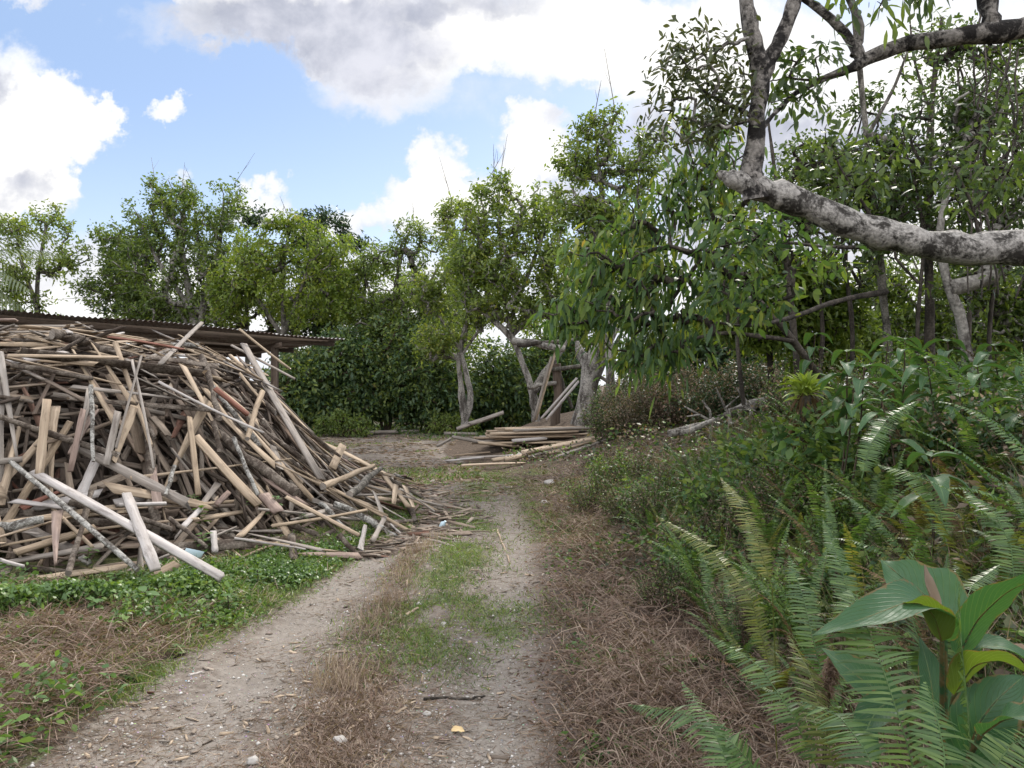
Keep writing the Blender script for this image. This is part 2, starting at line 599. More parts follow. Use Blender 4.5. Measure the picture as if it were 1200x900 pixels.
M['bark_pale'] = bark_mat('bark_pale_lichen', (.06, .052, .045), (.33, .31, .28), .38, .58, 5)
M['bark_white'] = bark_mat('bark_white_patched', (.04, .036, .032), (.36, .34, .315), .40, .56, 7.5, (1, 1, 1), .9)
M['bark_backlit'] = bark_mat('bark_limb_backlit', (.02, .018, .017), (.24, .22, .2), .44, .58, 6.5, (1, 1, 1), .9)  # patched bark, darkened so the backlit limbs carry their shade in colour
M['bark_dark'] = bark_mat('bark_dark', (.035, .03, .025), (.14, .12, .1), .4, .7, 7)
M['bark_grey'] = bark_mat('bark_grey', (.055, .05, .042), (.24, .22, .19), .4, .65, 8)
M['stem'] = bark_mat('stem_brown', (.05, .04, .028), (.14, .1, .07), .4, .7, 12)


def wood_mat(name, stops, grain=.5, rough=.85):
    m, w = new_mat(name)
    uv = w.node('ShaderNodeUVMap').outputs[0]
    rnd = w.node('ShaderNodeNewGeometry').outputs['Random Per Island']
    oi = w.node('ShaderNodeObjectInfo').outputs['Random']
    r = w.math('FRACT', w.math('ADD', rnd, w.math('MULTIPLY', oi, 7.31)))
    base = w.ramp(r, stops)
    o = w.combine(w.math('MULTIPLY', r, 37.0), w.math('MULTIPLY', r, 91.0), r)
    g1 = w.noise(w.vmath('ADD', w.vmath('MULTIPLY', uv, (1.6, 38, 1)), o), 1.0, 5, .62, dist=.5)
    g2 = w.noise(w.vmath('ADD', w.vmath('MULTIPLY', uv, (1.3, 4, 1)), o), 1.6, 4, .6)
    col = w.mix(w.step(g1, .38, .68, grain, 0), base, w.mix(1.0, base, (.35, .31, .28), 'MULTIPLY'))
    st = w.noise(w.vmath('ADD', w.vmath('MULTIPLY', uv, (2.2, 9, 1)), o), 2.0, 6, .7)
    col = w.mix(w.step(st, .5, .68, 0, .6), col, w.mix(1.0, base, (.3, .27, .25), 'MULTIPLY'))
    col = w.mix(w.step(g2, .5, .75, 0, .45), col, w.mix(1.0, base, (.5, .48, .48), 'MULTIPLY'))
    col = w.mix(w.step(g2, .45, .25, 0, .35), col, w.mix(1.0, base, (1.25, 1.2, 1.12), 'MULTIPLY'))
    finish(w, principled(w, col, rough, .2, g1, .5, .006))
    return m


M['wood_mixed'] = wood_mat('wood_mixed_weathered', [(0, (.11, .088, .07)), (.25, (.23, .185, .15)), (.5, (.31, .245, .185)), (.7, (.27, .245, .215)), (.88, (.42, .345, .27)), (.95, (.2, .115, .085)), (1, (.15, .07, .05))])
M['wood_grey'] = wood_mat('wood_grey', [(0, (.22, .195, .17)), (1, (.35, .315, .28))])
M['wood_tan'] = wood_mat('wood_tan', [(0, (.3, .235, .165)), (1, (.48, .385, .285))])
M['wood_pink'] = wood_mat('wood_pinkish', [(0, (.25, .185, .155)), (1, (.34, .265, .225))])
M['wood_red'] = wood_mat('wood_red', [(0, (.17, .075, .055)), (1, (.23, .11, .08))])
M['wood_pale'] = wood_mat('wood_pale', [(0, (.36, .335, .315)), (1, (.46, .43, .41))], .35)
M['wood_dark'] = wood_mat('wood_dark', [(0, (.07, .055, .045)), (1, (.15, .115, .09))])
M['wood_new'] = wood_mat('wood_fresh_sawn', [(0, (.36, .28, .2)), (1, (.5, .4, .3))])
M['lichen_log'] = bark_mat('bark_lichen_log', (.08, .07, .06), (.38, .37, .34), .4, .58, 11, (1, 1, 1), .8)
M['slab_bark'] = bark_mat('bark_slab', (.06, .045, .035), (.2, .17, .14), .4, .65, 9)
# ------------------------------------------------------------------ ground
def ground_mat():
    m, w = new_mat('ground_soil')
    tc = w.node('ShaderNodeTexCoord').outputs['Object']
    at = w.node('ShaderNodeAttribute', attribute_name='zone')
    road, green, dry = w.split(at.outputs['Color'])[:3]
    n1 = w.noise(tc, 2.2, 5, .6)
    n2 = w.noise(tc, 17, 5, .65)
    n3 = w.noise(tc, 75, 4, .7)
    vo = w.node('ShaderNodeTexVoronoi')
    w.put(vo.inputs['Vector'], tc); vo.inputs['Scale'].default_value = 42
    spk = w.step(vo.outputs['Distance'], .12, .3, 1, 0)
    dirt = w.mix(w.step(n1, .3, .7), (.115, .094, .078), (.185, .157, .131))
    dirt = w.mix(w.step(n2, .42, .7, 0, .8), dirt, (.25, .222, .192))
    dirt = w.mix(w.step(n3, .34, .52, .6, 0), dirt, (.10, .078, .06))
    rc = w.node('ShaderNodeTexVoronoi'); w.put(rc.inputs['Vector'], tc); rc.inputs['Scale'].default_value = 42
    dirt = w.mix(w.math('MULTIPLY', spk, w.step(w.noise(tc, 21, 2), .45, .62)), dirt, w.mix(.55, rc.outputs['Color'], (.42, .39, .36)))
    dirt = w.mix(w.step(w.math('ADD', at.outputs['Alpha'], w.math('MULTIPLY', w.math('SUBTRACT', n1, .5), .8)), .3, .8, 0, .6), dirt, w.mix(n2, (.165, .146, .126), (.275, .248, .218)))
    soil = w.mix(w.step(n2, .35, .65), (.05, .038, .028), (.125, .092, .068))
    grs = w.mix(w.step(n2, .35, .65), (.055, .07, .025), (.12, .14, .05))
    lit = w.mix(w.step(n2, .35, .7), (.07, .052, .042), (.155, .122, .1))
    jit = w.math('MULTIPLY', w.math('SUBTRACT', n2, .5), .9)
    col = w.mix(w.step(w.math('ADD', road, jit), .3, .62), soil, dirt)
    col = w.mix(w.step(w.math('ADD', dry, jit), .35, .75, 0, .85), col, lit)
    col = w.mix(w.step(w.math('ADD', green, jit), .35, .8, 0, .75), col, grs)
    h = w.math('ADD', w.math('ADD', n2, w.math('MULTIPLY', n3, .5)), w.math('MULTIPLY', spk, .5))
    finish(w, principled(w, col, .95, .12, h, .8, .02))
    return m


def green_mask(x, y):
    """short grass on the track's crown and along its edges"""
    c = np.exp(-((x - np.interp(y, [3, 5, 8, 12], [-.7, -.55, -.5, -.5])) / np.interp(y, [3, 5, 8], [.2, .4, .34])) ** 2) * ss((y - 4.0) / 1.0) * ss((17 - y) / 5)
    r = np.exp(-((x - .05) / .3) ** 2) * ss((y - 4.8) / .5) * ss((6.4 - y) / .7) * .5
    r2 = ss((x - XE(y) + .5) / .4) * ss((XE(y) + 1.3 - x) / .8) * ss((y - 7) / 2) * ss((17 - y) / 4)
    l = ss((XL(y) - x + .15) / .3) * ss((12 - y) / 3)
    return np.clip(c + r + r2 * .9 + l * .9, 0, 1) * np.clip((fbm(x * 2.2, y * 2.2) - .25) * 3.2, 0, 1)


def road_mask(x, y):
    a = ss((x - XL(y) + .25) / .5) * ss((XE(y) + .15 - x) / .6)
    return a * ss((30 - y) / 3)


def dry_mask(x, y):
    a = ss((x - XE(y) + .55) / .5) * ss((XE(y) + 2.3 - x) / 1.2) * ss((16 - y) / 6)
    b = np.exp(-((x - np.interp(y, [2, 4, 6], [-.75, -.8, -.95])) / .22) ** 2) * ss((7 - y) / 2)
    c = ss((XL(y) - x - .05) / .4) * ss((5.0 - y) / 1.2)
    return np.clip(a + b + c, 0, 1)


def axis(lo, hi, fine, step, far):
    a = list(np.arange(lo, hi + 1e-6, fine))
    d = step; v = hi
    while v < far:
        v += d; d *= 1.35; a.append(v)
    d = step; v = lo
    while v > -far:
        v -= d; d *= 1.35; a.insert(0, v)
    return np.array(a)


gx = axis(-12, 12, .07, .2, 700); gy = axis(-3, 33, .085, .2, 700)
X, Y = np.meshgrid(gx, gy)
Z = G(X, Y)
V = np.stack([X, Y, Z], -1).reshape(-1, 3); 
nx, ny = len(gx), len(gy)
I, J = np.meshgrid(np.arange(ny - 1), np.arange(nx - 1), indexing='ij')
F = np.stack([I * nx + J, I * nx + J + 1, (I + 1) * nx + J + 1, (I + 1) * nx + J], -1).reshape(-1, 4)
mb = MB(); mb.add(V, F)
ground = mb.build('ground', ground_mat(), smooth=True)
ca = ground.data.color_attributes.new('zone', 'FLOAT_COLOR', 'POINT')
zc = np.ones((len(V), 4), np.float32)
zc[:, 0] = road_mask(V[:, 0], V[:, 1]); zc[:, 1] = green_mask(V[:, 0], V[:, 1]); zc[:, 2] = dry_mask(V[:, 0], V[:, 1])
zc[:, 3] = np.exp(-((V[:, 0] - TL(V[:, 1])) / .24) ** 2) + np.exp(-((V[:, 0] - TR(V[:, 1])) / .2) ** 2)
zc[:, 3] *= ss((12.5 - V[:, 1]) / 6)
ca.data.foreach_set('color', zc.ravel())
tag(ground, 'earth of the clearing with a rutted dirt track', None, None, 'structure')

# ------------------------------------------------------------------ open shed with a corrugated roof
def roof_mat():
    m, w = new_mat('corrugated_metal')
    tc = w.node('ShaderNodeTexCoord').outputs['Object']
    n = w.noise(w.vmath('MULTIPLY', tc, (1, 1, 1)), 2.5, 5, .65)
    col = w.mix(w.step(n, .42, .66), (.34, .33, .32), (.12, .07, .045))
    finish(w, principled(w, col, .6, .4))
    return m


A = np.array([-12.0, 7.4]); B = np.array([-3.05, 14.0])     # near edge of the roof
dirn = unit(B - A); nrm = np.array([-dirn[1], dirn[0]])
shed = thing('shed', 'low open shed with a rusty corrugated metal roof standing over the wood heap', 'shed', (-6.5, 12.6, 0))
so = np.array([-6.5, 12.6, 0])
LEN = float(np.linalg.norm(B - A)); DEP = 4.6


def roof_z(s, d):
    return np.interp(s, [0, LEN * .55, LEN], [2.86, 2.66, 2.42]) - .025 * d + .02 * np.sin(s * 1.7)


ns = int(LEN / .019); nd = 8
s, d = np.meshgrid(np.linspace(0, LEN, ns), np.linspace(0, DEP, nd))
wob = .05 * np.floor(s / .82 % 2)
V = np.stack([A[0] + dirn[0] * s + nrm[0] * (d - wob), A[1] + dirn[1] * s + nrm[1] * (d - wob), roof_z(s, d) + .014 * np.sin(s * 2 * np.pi / .076)], -1).reshape(-1, 3)
I, J = np.meshgrid(np.arange(nd - 1), np.arange(ns - 1), indexing='ij')
F = np.stack([I * ns + J, I * ns + J + 1, (I + 1) * ns + J + 1, (I + 1) * ns + J], -1).reshape(-1, 4)
mb = MB(); mb.add(V - so, F); mb.build('roof', roof_mat(), shed, True)


def shed_pt(s, d, z=None, dz=0):
    return np.array([A[0] + dirn[0] * s + nrm[0] * d, A[1] + dirn[1] * s + nrm[1] * d, float(roof_z(s, d)) + dz if z is None else z])


def bar(mb, P1, P2, w, h, mat=0, up=(0, 0, 1), nseg=1, taper=1.0):
    P1 = np.asarray(P1, float); P2 = np.asarray(P2, float)
    T = unit(P2 - P1); S = unit(np.cross(T, up)); N = np.cross(S, T)
    L = np.linalg.norm(P2 - P1)
    o = rng.random() * 9
    vs = []; uv = []
    for i in range(nseg + 1):
        c = P1 + (P2 - P1) * i / nseg
        k = 1 + (taper - 1) * i / nseg
        for a, b in ((-1, -1), (1, -1), (1, 1), (-1, 1)):
            vs.append(c + S * a * w / 2 * k + N * b * h / 2)
            uv.append((o + L * i / nseg, a * w / 2 + b * h / 2))
    f = []
    for i in range(nseg):
        for j in range(4):
            f.append((i * 4 + j, i * 4 + (j + 1) % 4, i * 4 + 4 + (j + 1) % 4, i * 4 + 4 + j))
    f.append((3, 2, 1, 0)); e = nseg * 4; f.append((e, e + 1, e + 2, e + 3))
    mb.add(vs, f, mat, uv)


for dd in (.25, 2.3, 4.3):
    mb = MB(); bar(mb, shed_pt(0, dd, dz=-.075) - so, shed_pt(LEN - .1, dd, dz=-.075) - so, .06, .1); mb.build('purlin', M['wood_dark'], shed)
for sp in (1.5, 4.6, LEN - 1.15):
    mb = MB(); bar(mb, shed_pt(sp, .1, dz=-.17) - so, shed_pt(sp, 4.5, dz=-.17) - so, .05, .09); mb.build('rafter', M['wood_dark'], shed)
    for dd in (.4, 4.2):
        p = shed_pt(sp, dd)
        mb = MB(); bar(mb, np.array([p[0], p[1], -.1]) - so, np.array([p[0], p[1], p[2] - .2]) - so, .11, .11, up=(0, 1, 0)); mb.build('post', M['wood_dark'], shed)

# ------------------------------------------------------------------ the heap of sawmill offcuts
hx = np.arange(-11, -.6, .16); hy = np.arange(4.4, 15, .16)
X, Y = np.meshgrid(hx, hy)
Z = HEAP(X, Y) - .95 - .25 * rng.random(X.shape)
V = np.stack([X, Y, Z], -1).reshape(-1, 3)
n1, n2 = len(hx), len(hy)
I, J = np.meshgrid(np.arange(n2 - 1), np.arange(n1 - 1), indexing='ij')
F = np.stack([I * n1 + J, I * n1 + J + 1, (I + 1) * n1 + J + 1, (I + 1) * n1 + J], -1).reshape(-1, 4)
fc = V[F].mean(1)
F = F[foot_dist(fc[:, 0], fc[:, 1]) > .35]
mb = MB(); mb.add(V, F)


def hgrad(x, y):
    e = .12
    return np.stack([(HEAP(x + e, y) - HEAP(x - e, y)) / (2 * e), (HEAP(x, y + e) - HEAP(x, y - e)) / (2 * e)], -1)


def jumble(n, lo, hi, lens, wds):
    """n pieces lying in the heap between lo and hi below its surface"""
    P = []
    while len(P) < n:
        x = rng.uniform(-9.5, -.7, n); y = rng.uniform(4.8, 12.5, n)
        fd = foot_dist(x, y)
        ok = (fd > -.3) & (rng.random(n) < np.where(fd < .0, .35, 1)) & (x > -.72 * y - .8)
        P += list(np.stack([x[ok], y[ok]], 1))
    P = np.array(P[:n])
    x, y = P.T
    g = hgrad(x, y)
    gl = np.hypot(*g.T)[:, None]
    down = -g / (gl + 1e-6)
    cont = np.stack([-down[:, 1], down[:, 0]], 1) * np.sign(rng.random((n, 1)) - .5)
    z = HEAP(x, y)
    fd = foot_dist(x, y)
    pd = np.interp(fd, [0, .8, 1.2, 2.0, 2.6, 5], [.05, .15, .62, .6, .12, .08]) + np.where((x > -3.4) & (y > 7.6), .5, 0)
    use_down = rng.random(n) < pd
    ang = np.where(use_down, np.arctan2(down[:, 1], down[:, 0]), np.arctan2(cont[:, 1], cont[:, 0])) + rng.normal(size=n) * np.where(use_down, np.where(x > -3.4, .2, .33), np.where(fd > 2.3, .25, .4))
    rnd = rng.random(n) < .15
    ang = np.where(rnd, rng.uniform(0, 6.28, n), ang)
    d2 = np.stack([np.cos(ang), np.sin(ang)], 1)
    L = rng.uniform(*lens, n) * rng.uniform(.6, 1, n)
    slope = (g * d2).sum(1)
    T = unit(np.concatenate([d2, (slope * rng.uniform(.65, 1.05, n) + rng.normal(size=n) * .1)[:, None]], 1))
    Nn = unit(np.concatenate([-g, np.ones((n, 1))], 1) + rng.normal(size=(n, 3)) * .35)
    C = np.stack([x, y, z - rng.uniform(lo, hi, n)], 1)
    Wd = rng.uniform(*wds, n) * rng.uniform(.55, 1, n)
    return C, T, Nn, L, Wd


def boxes(mb, C, T, N, L, Wd, Th, nmat=1):
    n = len(C)
    S = unit(np.cross(T, N)); N = np.cross(S, T)
    vs = np.empty((n, 3, 4, 3)); uv = np.empty((n, 3, 4, 2))
    bend = rng.normal(size=n) * .018 * L
    bs = rng.normal(size=n) * .015 * L
    tap = np.stack([rng.uniform(.35, 1, n), np.ones(n), rng.uniform(.35, 1, n)], 1)
    tap = np.where(rng.random((n, 1)) < .5, 1, tap)
    for i, t in enumerate((-.5, .05, .5)):
        for j, (a, b) in enumerate(((-1, -1), (1, -1), (1, 1), (-1, 1))):
            tt = t * L + (rng.normal(size=n) * .35 * Wd if i != 1 else 0)
            vs[:, i, j] = C + T * tt[:, None] + S * (a * Wd / 2 * tap[:, i] + (bs if i == 1 else 0))[:, None] + N * (b * Th / 2 + (bend if i == 1 else 0))[:, None]
            uv[:, i, j, 0] = tt + L; uv[:, i, j, 1] = a * Wd / 2 + b * Th / 2
    f = []
    for i in range(2):
        for j in range(4):
            f.append((i * 4 + j, i * 4 + (j + 1) % 4, i * 4 + 4 + (j + 1) % 4, i * 4 + 4 + j))
    f += [(3, 2, 1, 0), (8, 9, 10, 11)]
    f = np.array(f)
    F = (f[None] + (np.arange(n) * 12)[:, None, None]).reshape(-1, 4)
    mm = np.repeat(rng.integers(0, nmat, n), len(f)) if nmat > 1 else 0
    mb.add(vs.reshape(-1, 3), F, mm, uv.reshape(-1, 2))


C, T, N, L, Wd = jumble(3200, .17, .8, (.4, 1.9), (.02, .10))
# the loose under-layer of offcuts nobody could count, half coloured dark as shade in the gaps
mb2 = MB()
mb2.add(V, F, 1)  # added inner sheet, coloured dark so the gaps read as shade
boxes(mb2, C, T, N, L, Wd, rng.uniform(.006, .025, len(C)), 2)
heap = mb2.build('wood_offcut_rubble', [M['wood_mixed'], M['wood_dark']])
tag(heap, 'countless short broken offcuts filling the wood heap under the longer pieces', 'offcuts', None, 'stuff')


def plank_mesh(L, w, th, bend=0, side=0, taper=(1, 1), rag=.4, nseg=6, twist=0):
    """a sawn board along X"""
    vs = []; uv = []
    o = random.random() * 20
    for i in range(nseg + 1):
        t = i / nseg - .5
        k = taper[0] + (taper[1] - taper[0]) * (t + .5)
        a0 = twist * t
        wav = 1 + .1 * random.uniform(-1, 1)
        for a, b in ((-1, -1), (1, -1), (1, 1), (-1, 1)):
            yy = a * w / 2 * k * wav; zz = b * th / 2
            xx = t * L + (random.uniform(-1, 1) * rag * w if i in (0, nseg) else 0)
            y2 = yy * math.cos(a0) - zz * math.sin(a0); z2 = yy * math.sin(a0) + zz * math.cos(a0)
            vs.append((xx, y2 + side * (.25 - t * t) * L, z2 + bend * (.25 - t * t) * L))
            uv.append((o + t * L, a * w / 2 + b * th / 2 + o * .1))
    f = []
    for i in range(nseg):
        for j in range(4):
            f.append((i * 4 + j, i * 4 + (j + 1) % 4, i * 4 + 4 + (j + 1) % 4, i * 4 + 4 + j))
    e = nseg * 4
    f += [(3, 2, 1, 0), (e, e + 1, e + 2, e + 3)]
    return vs, f, uv


def slab_mesh(L, w, th, bend=0, taper=(1, 1)):
    """a rounded outer slab: sawn face up, bark below/outside"""
    vs = []; uv = []; o = random.random() * 20
    prof = [(-1, 0)] + [(-math.cos(a), math.sin(a)) for a in np.linspace(.35, math.pi - .35, 5)] + [(1, 0)]
    nseg = 7; k = len(prof)
    for i in range(nseg + 1):
        t = i / nseg - .5
        s = (taper[0] + (taper[1] - taper[0]) * (t + .5)) * (1 + .12 * random.uniform(-1, 1))
        for (a, b) in prof:
            xx = t * L + (random.uniform(-.3, .3) * w if i in (0, nseg) else 0)
            vs.append((xx, a * w / 2 * s, b * th * s + bend * (.25 - t * t) * L)); uv.append((o + t * L, a * w / 2 + o * .1))
    f = []; mt = []
    for i in range(nseg):
        for j in range(k):
            f.append((i * k + j, i * k + (j + 1) % k, i * k + k + (j + 1) % k, i * k + k + j)); mt.append(0 if j == k - 1 else 1)
    return vs, f, uv, mt, k, nseg


def place(o, P1, P2, up, roll=0.0):
    P1 = np.asarray(P1); P2 = np.asarray(P2)
    T = unit(P2 - P1); S = unit(np.cross(np.asarray(up, float), T)); N = np.cross(T, S)
    c, s = math.cos(roll), math.sin(roll)
    S2 = S * c + N * s; N2 = N * c - S * s
    mid = (P1 + P2) / 2
    o.matrix_world = Matrix(((T[0], S2[0], N2[0], mid[0]), (T[1], S2[1], N2[1], mid[1]), (T[2], S2[2], N2[2], mid[2]), (0, 0, 0, 1)))


def normal_at(x, y):
    g = hgrad(np.array([x]), np.array([y]))[0]
    return unit(np.array([-g[0], -g[1], 1.0]))


def piece(kind, name, P1, P2, w, th, mat, label, group=None, up=None, roll=0.0, **kw):
    L = float(np.linalg.norm(np.asarray(P2) - np.asarray(P1)))
    mb = MB()
    if kind == 'plank':
        v, f, uv = plank_mesh(L, w, th, **kw)
        mb.add(v, f, 0, uv); mats = mat; sm = False
    elif kind == 'slab':
        v, f, uv, mt, k, ns_ = slab_mesh(L, w, th, **kw)
        mb.add(v, f, mt, uv)
        v = np.array(v)
        mb.add(v[:k], [list(range(k))[::-1]], 0, np.array(uv)[:k]); mb.add(v[-k:], [list(range(k))], 0, np.array(uv)[-k:])
        mats = [mat, M['slab_bark']]; sm = False
    else:
        bend = kw.get('bend', 0); tp = kw.get('taper', (1, 1)); n = kw.get('nseg', 9)
        t = np.linspace(-.5, .5, n)
        wob = np.cumsum(rng.normal(size=(n, 2)) * w * kw.get('wob', .16), axis=0)
        wob -= np.linspace(0, 1, n)[:, None] * wob[-1]
        pts = np.stack([t * L, wob[:, 0], wob[:, 1] + bend * (.25 - t * t) * L], 1)
        rad = w / 2 * np.linspace(tp[0], tp[1], n) * (1 + .1 * rng.normal(size=n))
        tube(mb, pts, rad, kw.get('k', 9), 0, True, .18)
        mats = mat; sm = True
    o = mb.build(name, mats, None, sm)
    mid = (np.asarray(P1) + np.asarray(P2)) / 2
    place(o, P1, P2, normal_at(mid[0], mid[1]) if up is None else up, roll)
    if kind == 'log':
        o.data.materials.append(M['wood_grey'])
        o.data.polygons[len(o.data.polygons) - 1].material_index = 1
        o.data.polygons[len(o.data.polygons) - 2].material_index = 1
        for q in (-1, -2): o.data.polygons[len(o.data.polygons) + q].use_smooth = False
    return tag(o, label, {'plank': 'plank', 'slab': 'wood slab', 'log': 'log', 'stick': 'stick'}[kind], group)


ZONES = {'top': 'lying across the top of the heap under the roof edge', 'face': "on the steep front face of the heap",
         'right': 'on the right slope of the heap, running down to the track', 'apron': 'spread along the low foot of the heap'}


def zone_of(x, y):
    fd = float(foot_dist(np.array([x]), np.array([y]))[0])
    if fd > 2.7: return 'top'
    if fd < .85: return 'apron'
    return 'right' if x > -3.0 else 'face'


KINDS = [  # kind, name, label words, length, width, thickness, material, share
    ('plank', 'wood_plank', 'grey weathered plank', (.7, 2.1), (.045, .13), (.007, .016), 'wood_grey', 92),
    ('plank', 'wood_plank', 'tan weathered plank', (.7, 2.0), (.045, .135), (.007, .016), 'wood_tan', 150),
    ('plank', 'wood_plank', 'pinkish brown plank', (.6, 1.5), (.06, .12), (.014, .03), 'wood_pink', 18),
    ('plank', 'wood_plank', 'dark red plank', (.5, 1.2), (.05, .10), (.014, .025), 'wood_red', 9),
    ('plank', 'wood_plank', 'pale bleached plank', (.4, 1.1), (.06, .13), (.012, .025), 'wood_pale', 30),
    ('slab', 'bark_slab', 'bark-backed slab', (.7, 2.0), (.06, .13), (.015, .03), 'wood_tan', 70),
    ('slab', 'bark_slab', 'grey bark-backed slab', (.7, 2.0), (.06, .12), (.02, .04), 'wood_grey', 40),
    ('stick', 'wood_stick', 'thin tan sawn stick', (.7, 2.0), (.014, .036), (.012, .022), 'wood_tan', 50),
    ('stick', 'wood_stick', 'thin grey sawn stick', (.7, 2.0), (.014, .036), (.012, .022), 'wood_grey', 50),
    ('log', 'small_log', 'lichen-spotted small log', (.5, 1.4), (.05, .11), (0, 0), 'lichen_log', 30),
    ('log', 'small_log', 'brown barked small log', (.5, 1.4), (.05, .11), (0, 0), 'slab_bark', 24),
]
for kind, name, words, ls, ws, ts, mat, cnt in KINDS:
    C, T, N, L, Wd = jumble(cnt, -.1, .12, ls, ws)
    for i in range(cnt):
        z = zone_of(C[i][0], C[i][1])
        if z == 'apron' and name != 'wood_stick': L[i] *= .75
        P1 = C[i] - T[i] * L[i] / 2; P2 = C[i] + T[i] * L[i] / 2
        for q in range(3):
            if float(foot_dist(P1[0], P1[1])) < -.15: P1 = P1 + (C[i] - P1) * .4
            if float(foot_dist(P2[0], P2[1])) < -.15: P2 = P2 + (C[i] - P2) * .4
        for P in (P1, P2):      # no end deep in the heap or high in the air
            h = float(HEAP(P[0], P[1])) if foot_dist(P[0], P[1]) > 0 else float(G(P[0], P[1]))
            P[2] = min(max(P[2], h - .12), h + .12)
        lab = f'{words} {ZONES[z]}'
        kw = dict(bend=random.gauss(0, .03))
        if kind in ('plank', 'stick'):
            kw.update(side=random.gauss(0, .02), taper=random.choice([(1, 1), (1, .7), (1, .3), (.25, 1), (1, .08)]), rag=.9, twist=random.gauss(0, .15))
            o = piece('plank', name, P1, P2, Wd[i] if kind == 'plank' else random.uniform(*ws), random.uniform(*ts), M[mat], lab, f'{words}s in the heap, {z}', N[i], random.gauss(0, .2), **kw)
            o['category'] = kind
        elif kind == 'slab':
            kw.update(taper=random.choice([(1, 1), (1, .7), (.5, 1)]))
            piece('slab', name, P1, P2, Wd[i], random.uniform(*ts), M[mat], lab, f'{words}s in the heap, {z}', N[i] * random.choice([1, -1]), random.gauss(0, .35), **kw)
        else:
            kw.update(taper=random.choice([(1, 1), (1, .75), (.7, 1)]))
            piece('log', name, P1, P2, Wd[i], 0, M[mat], lab, f'{words}s in the heap, {z}', N[i], **kw)

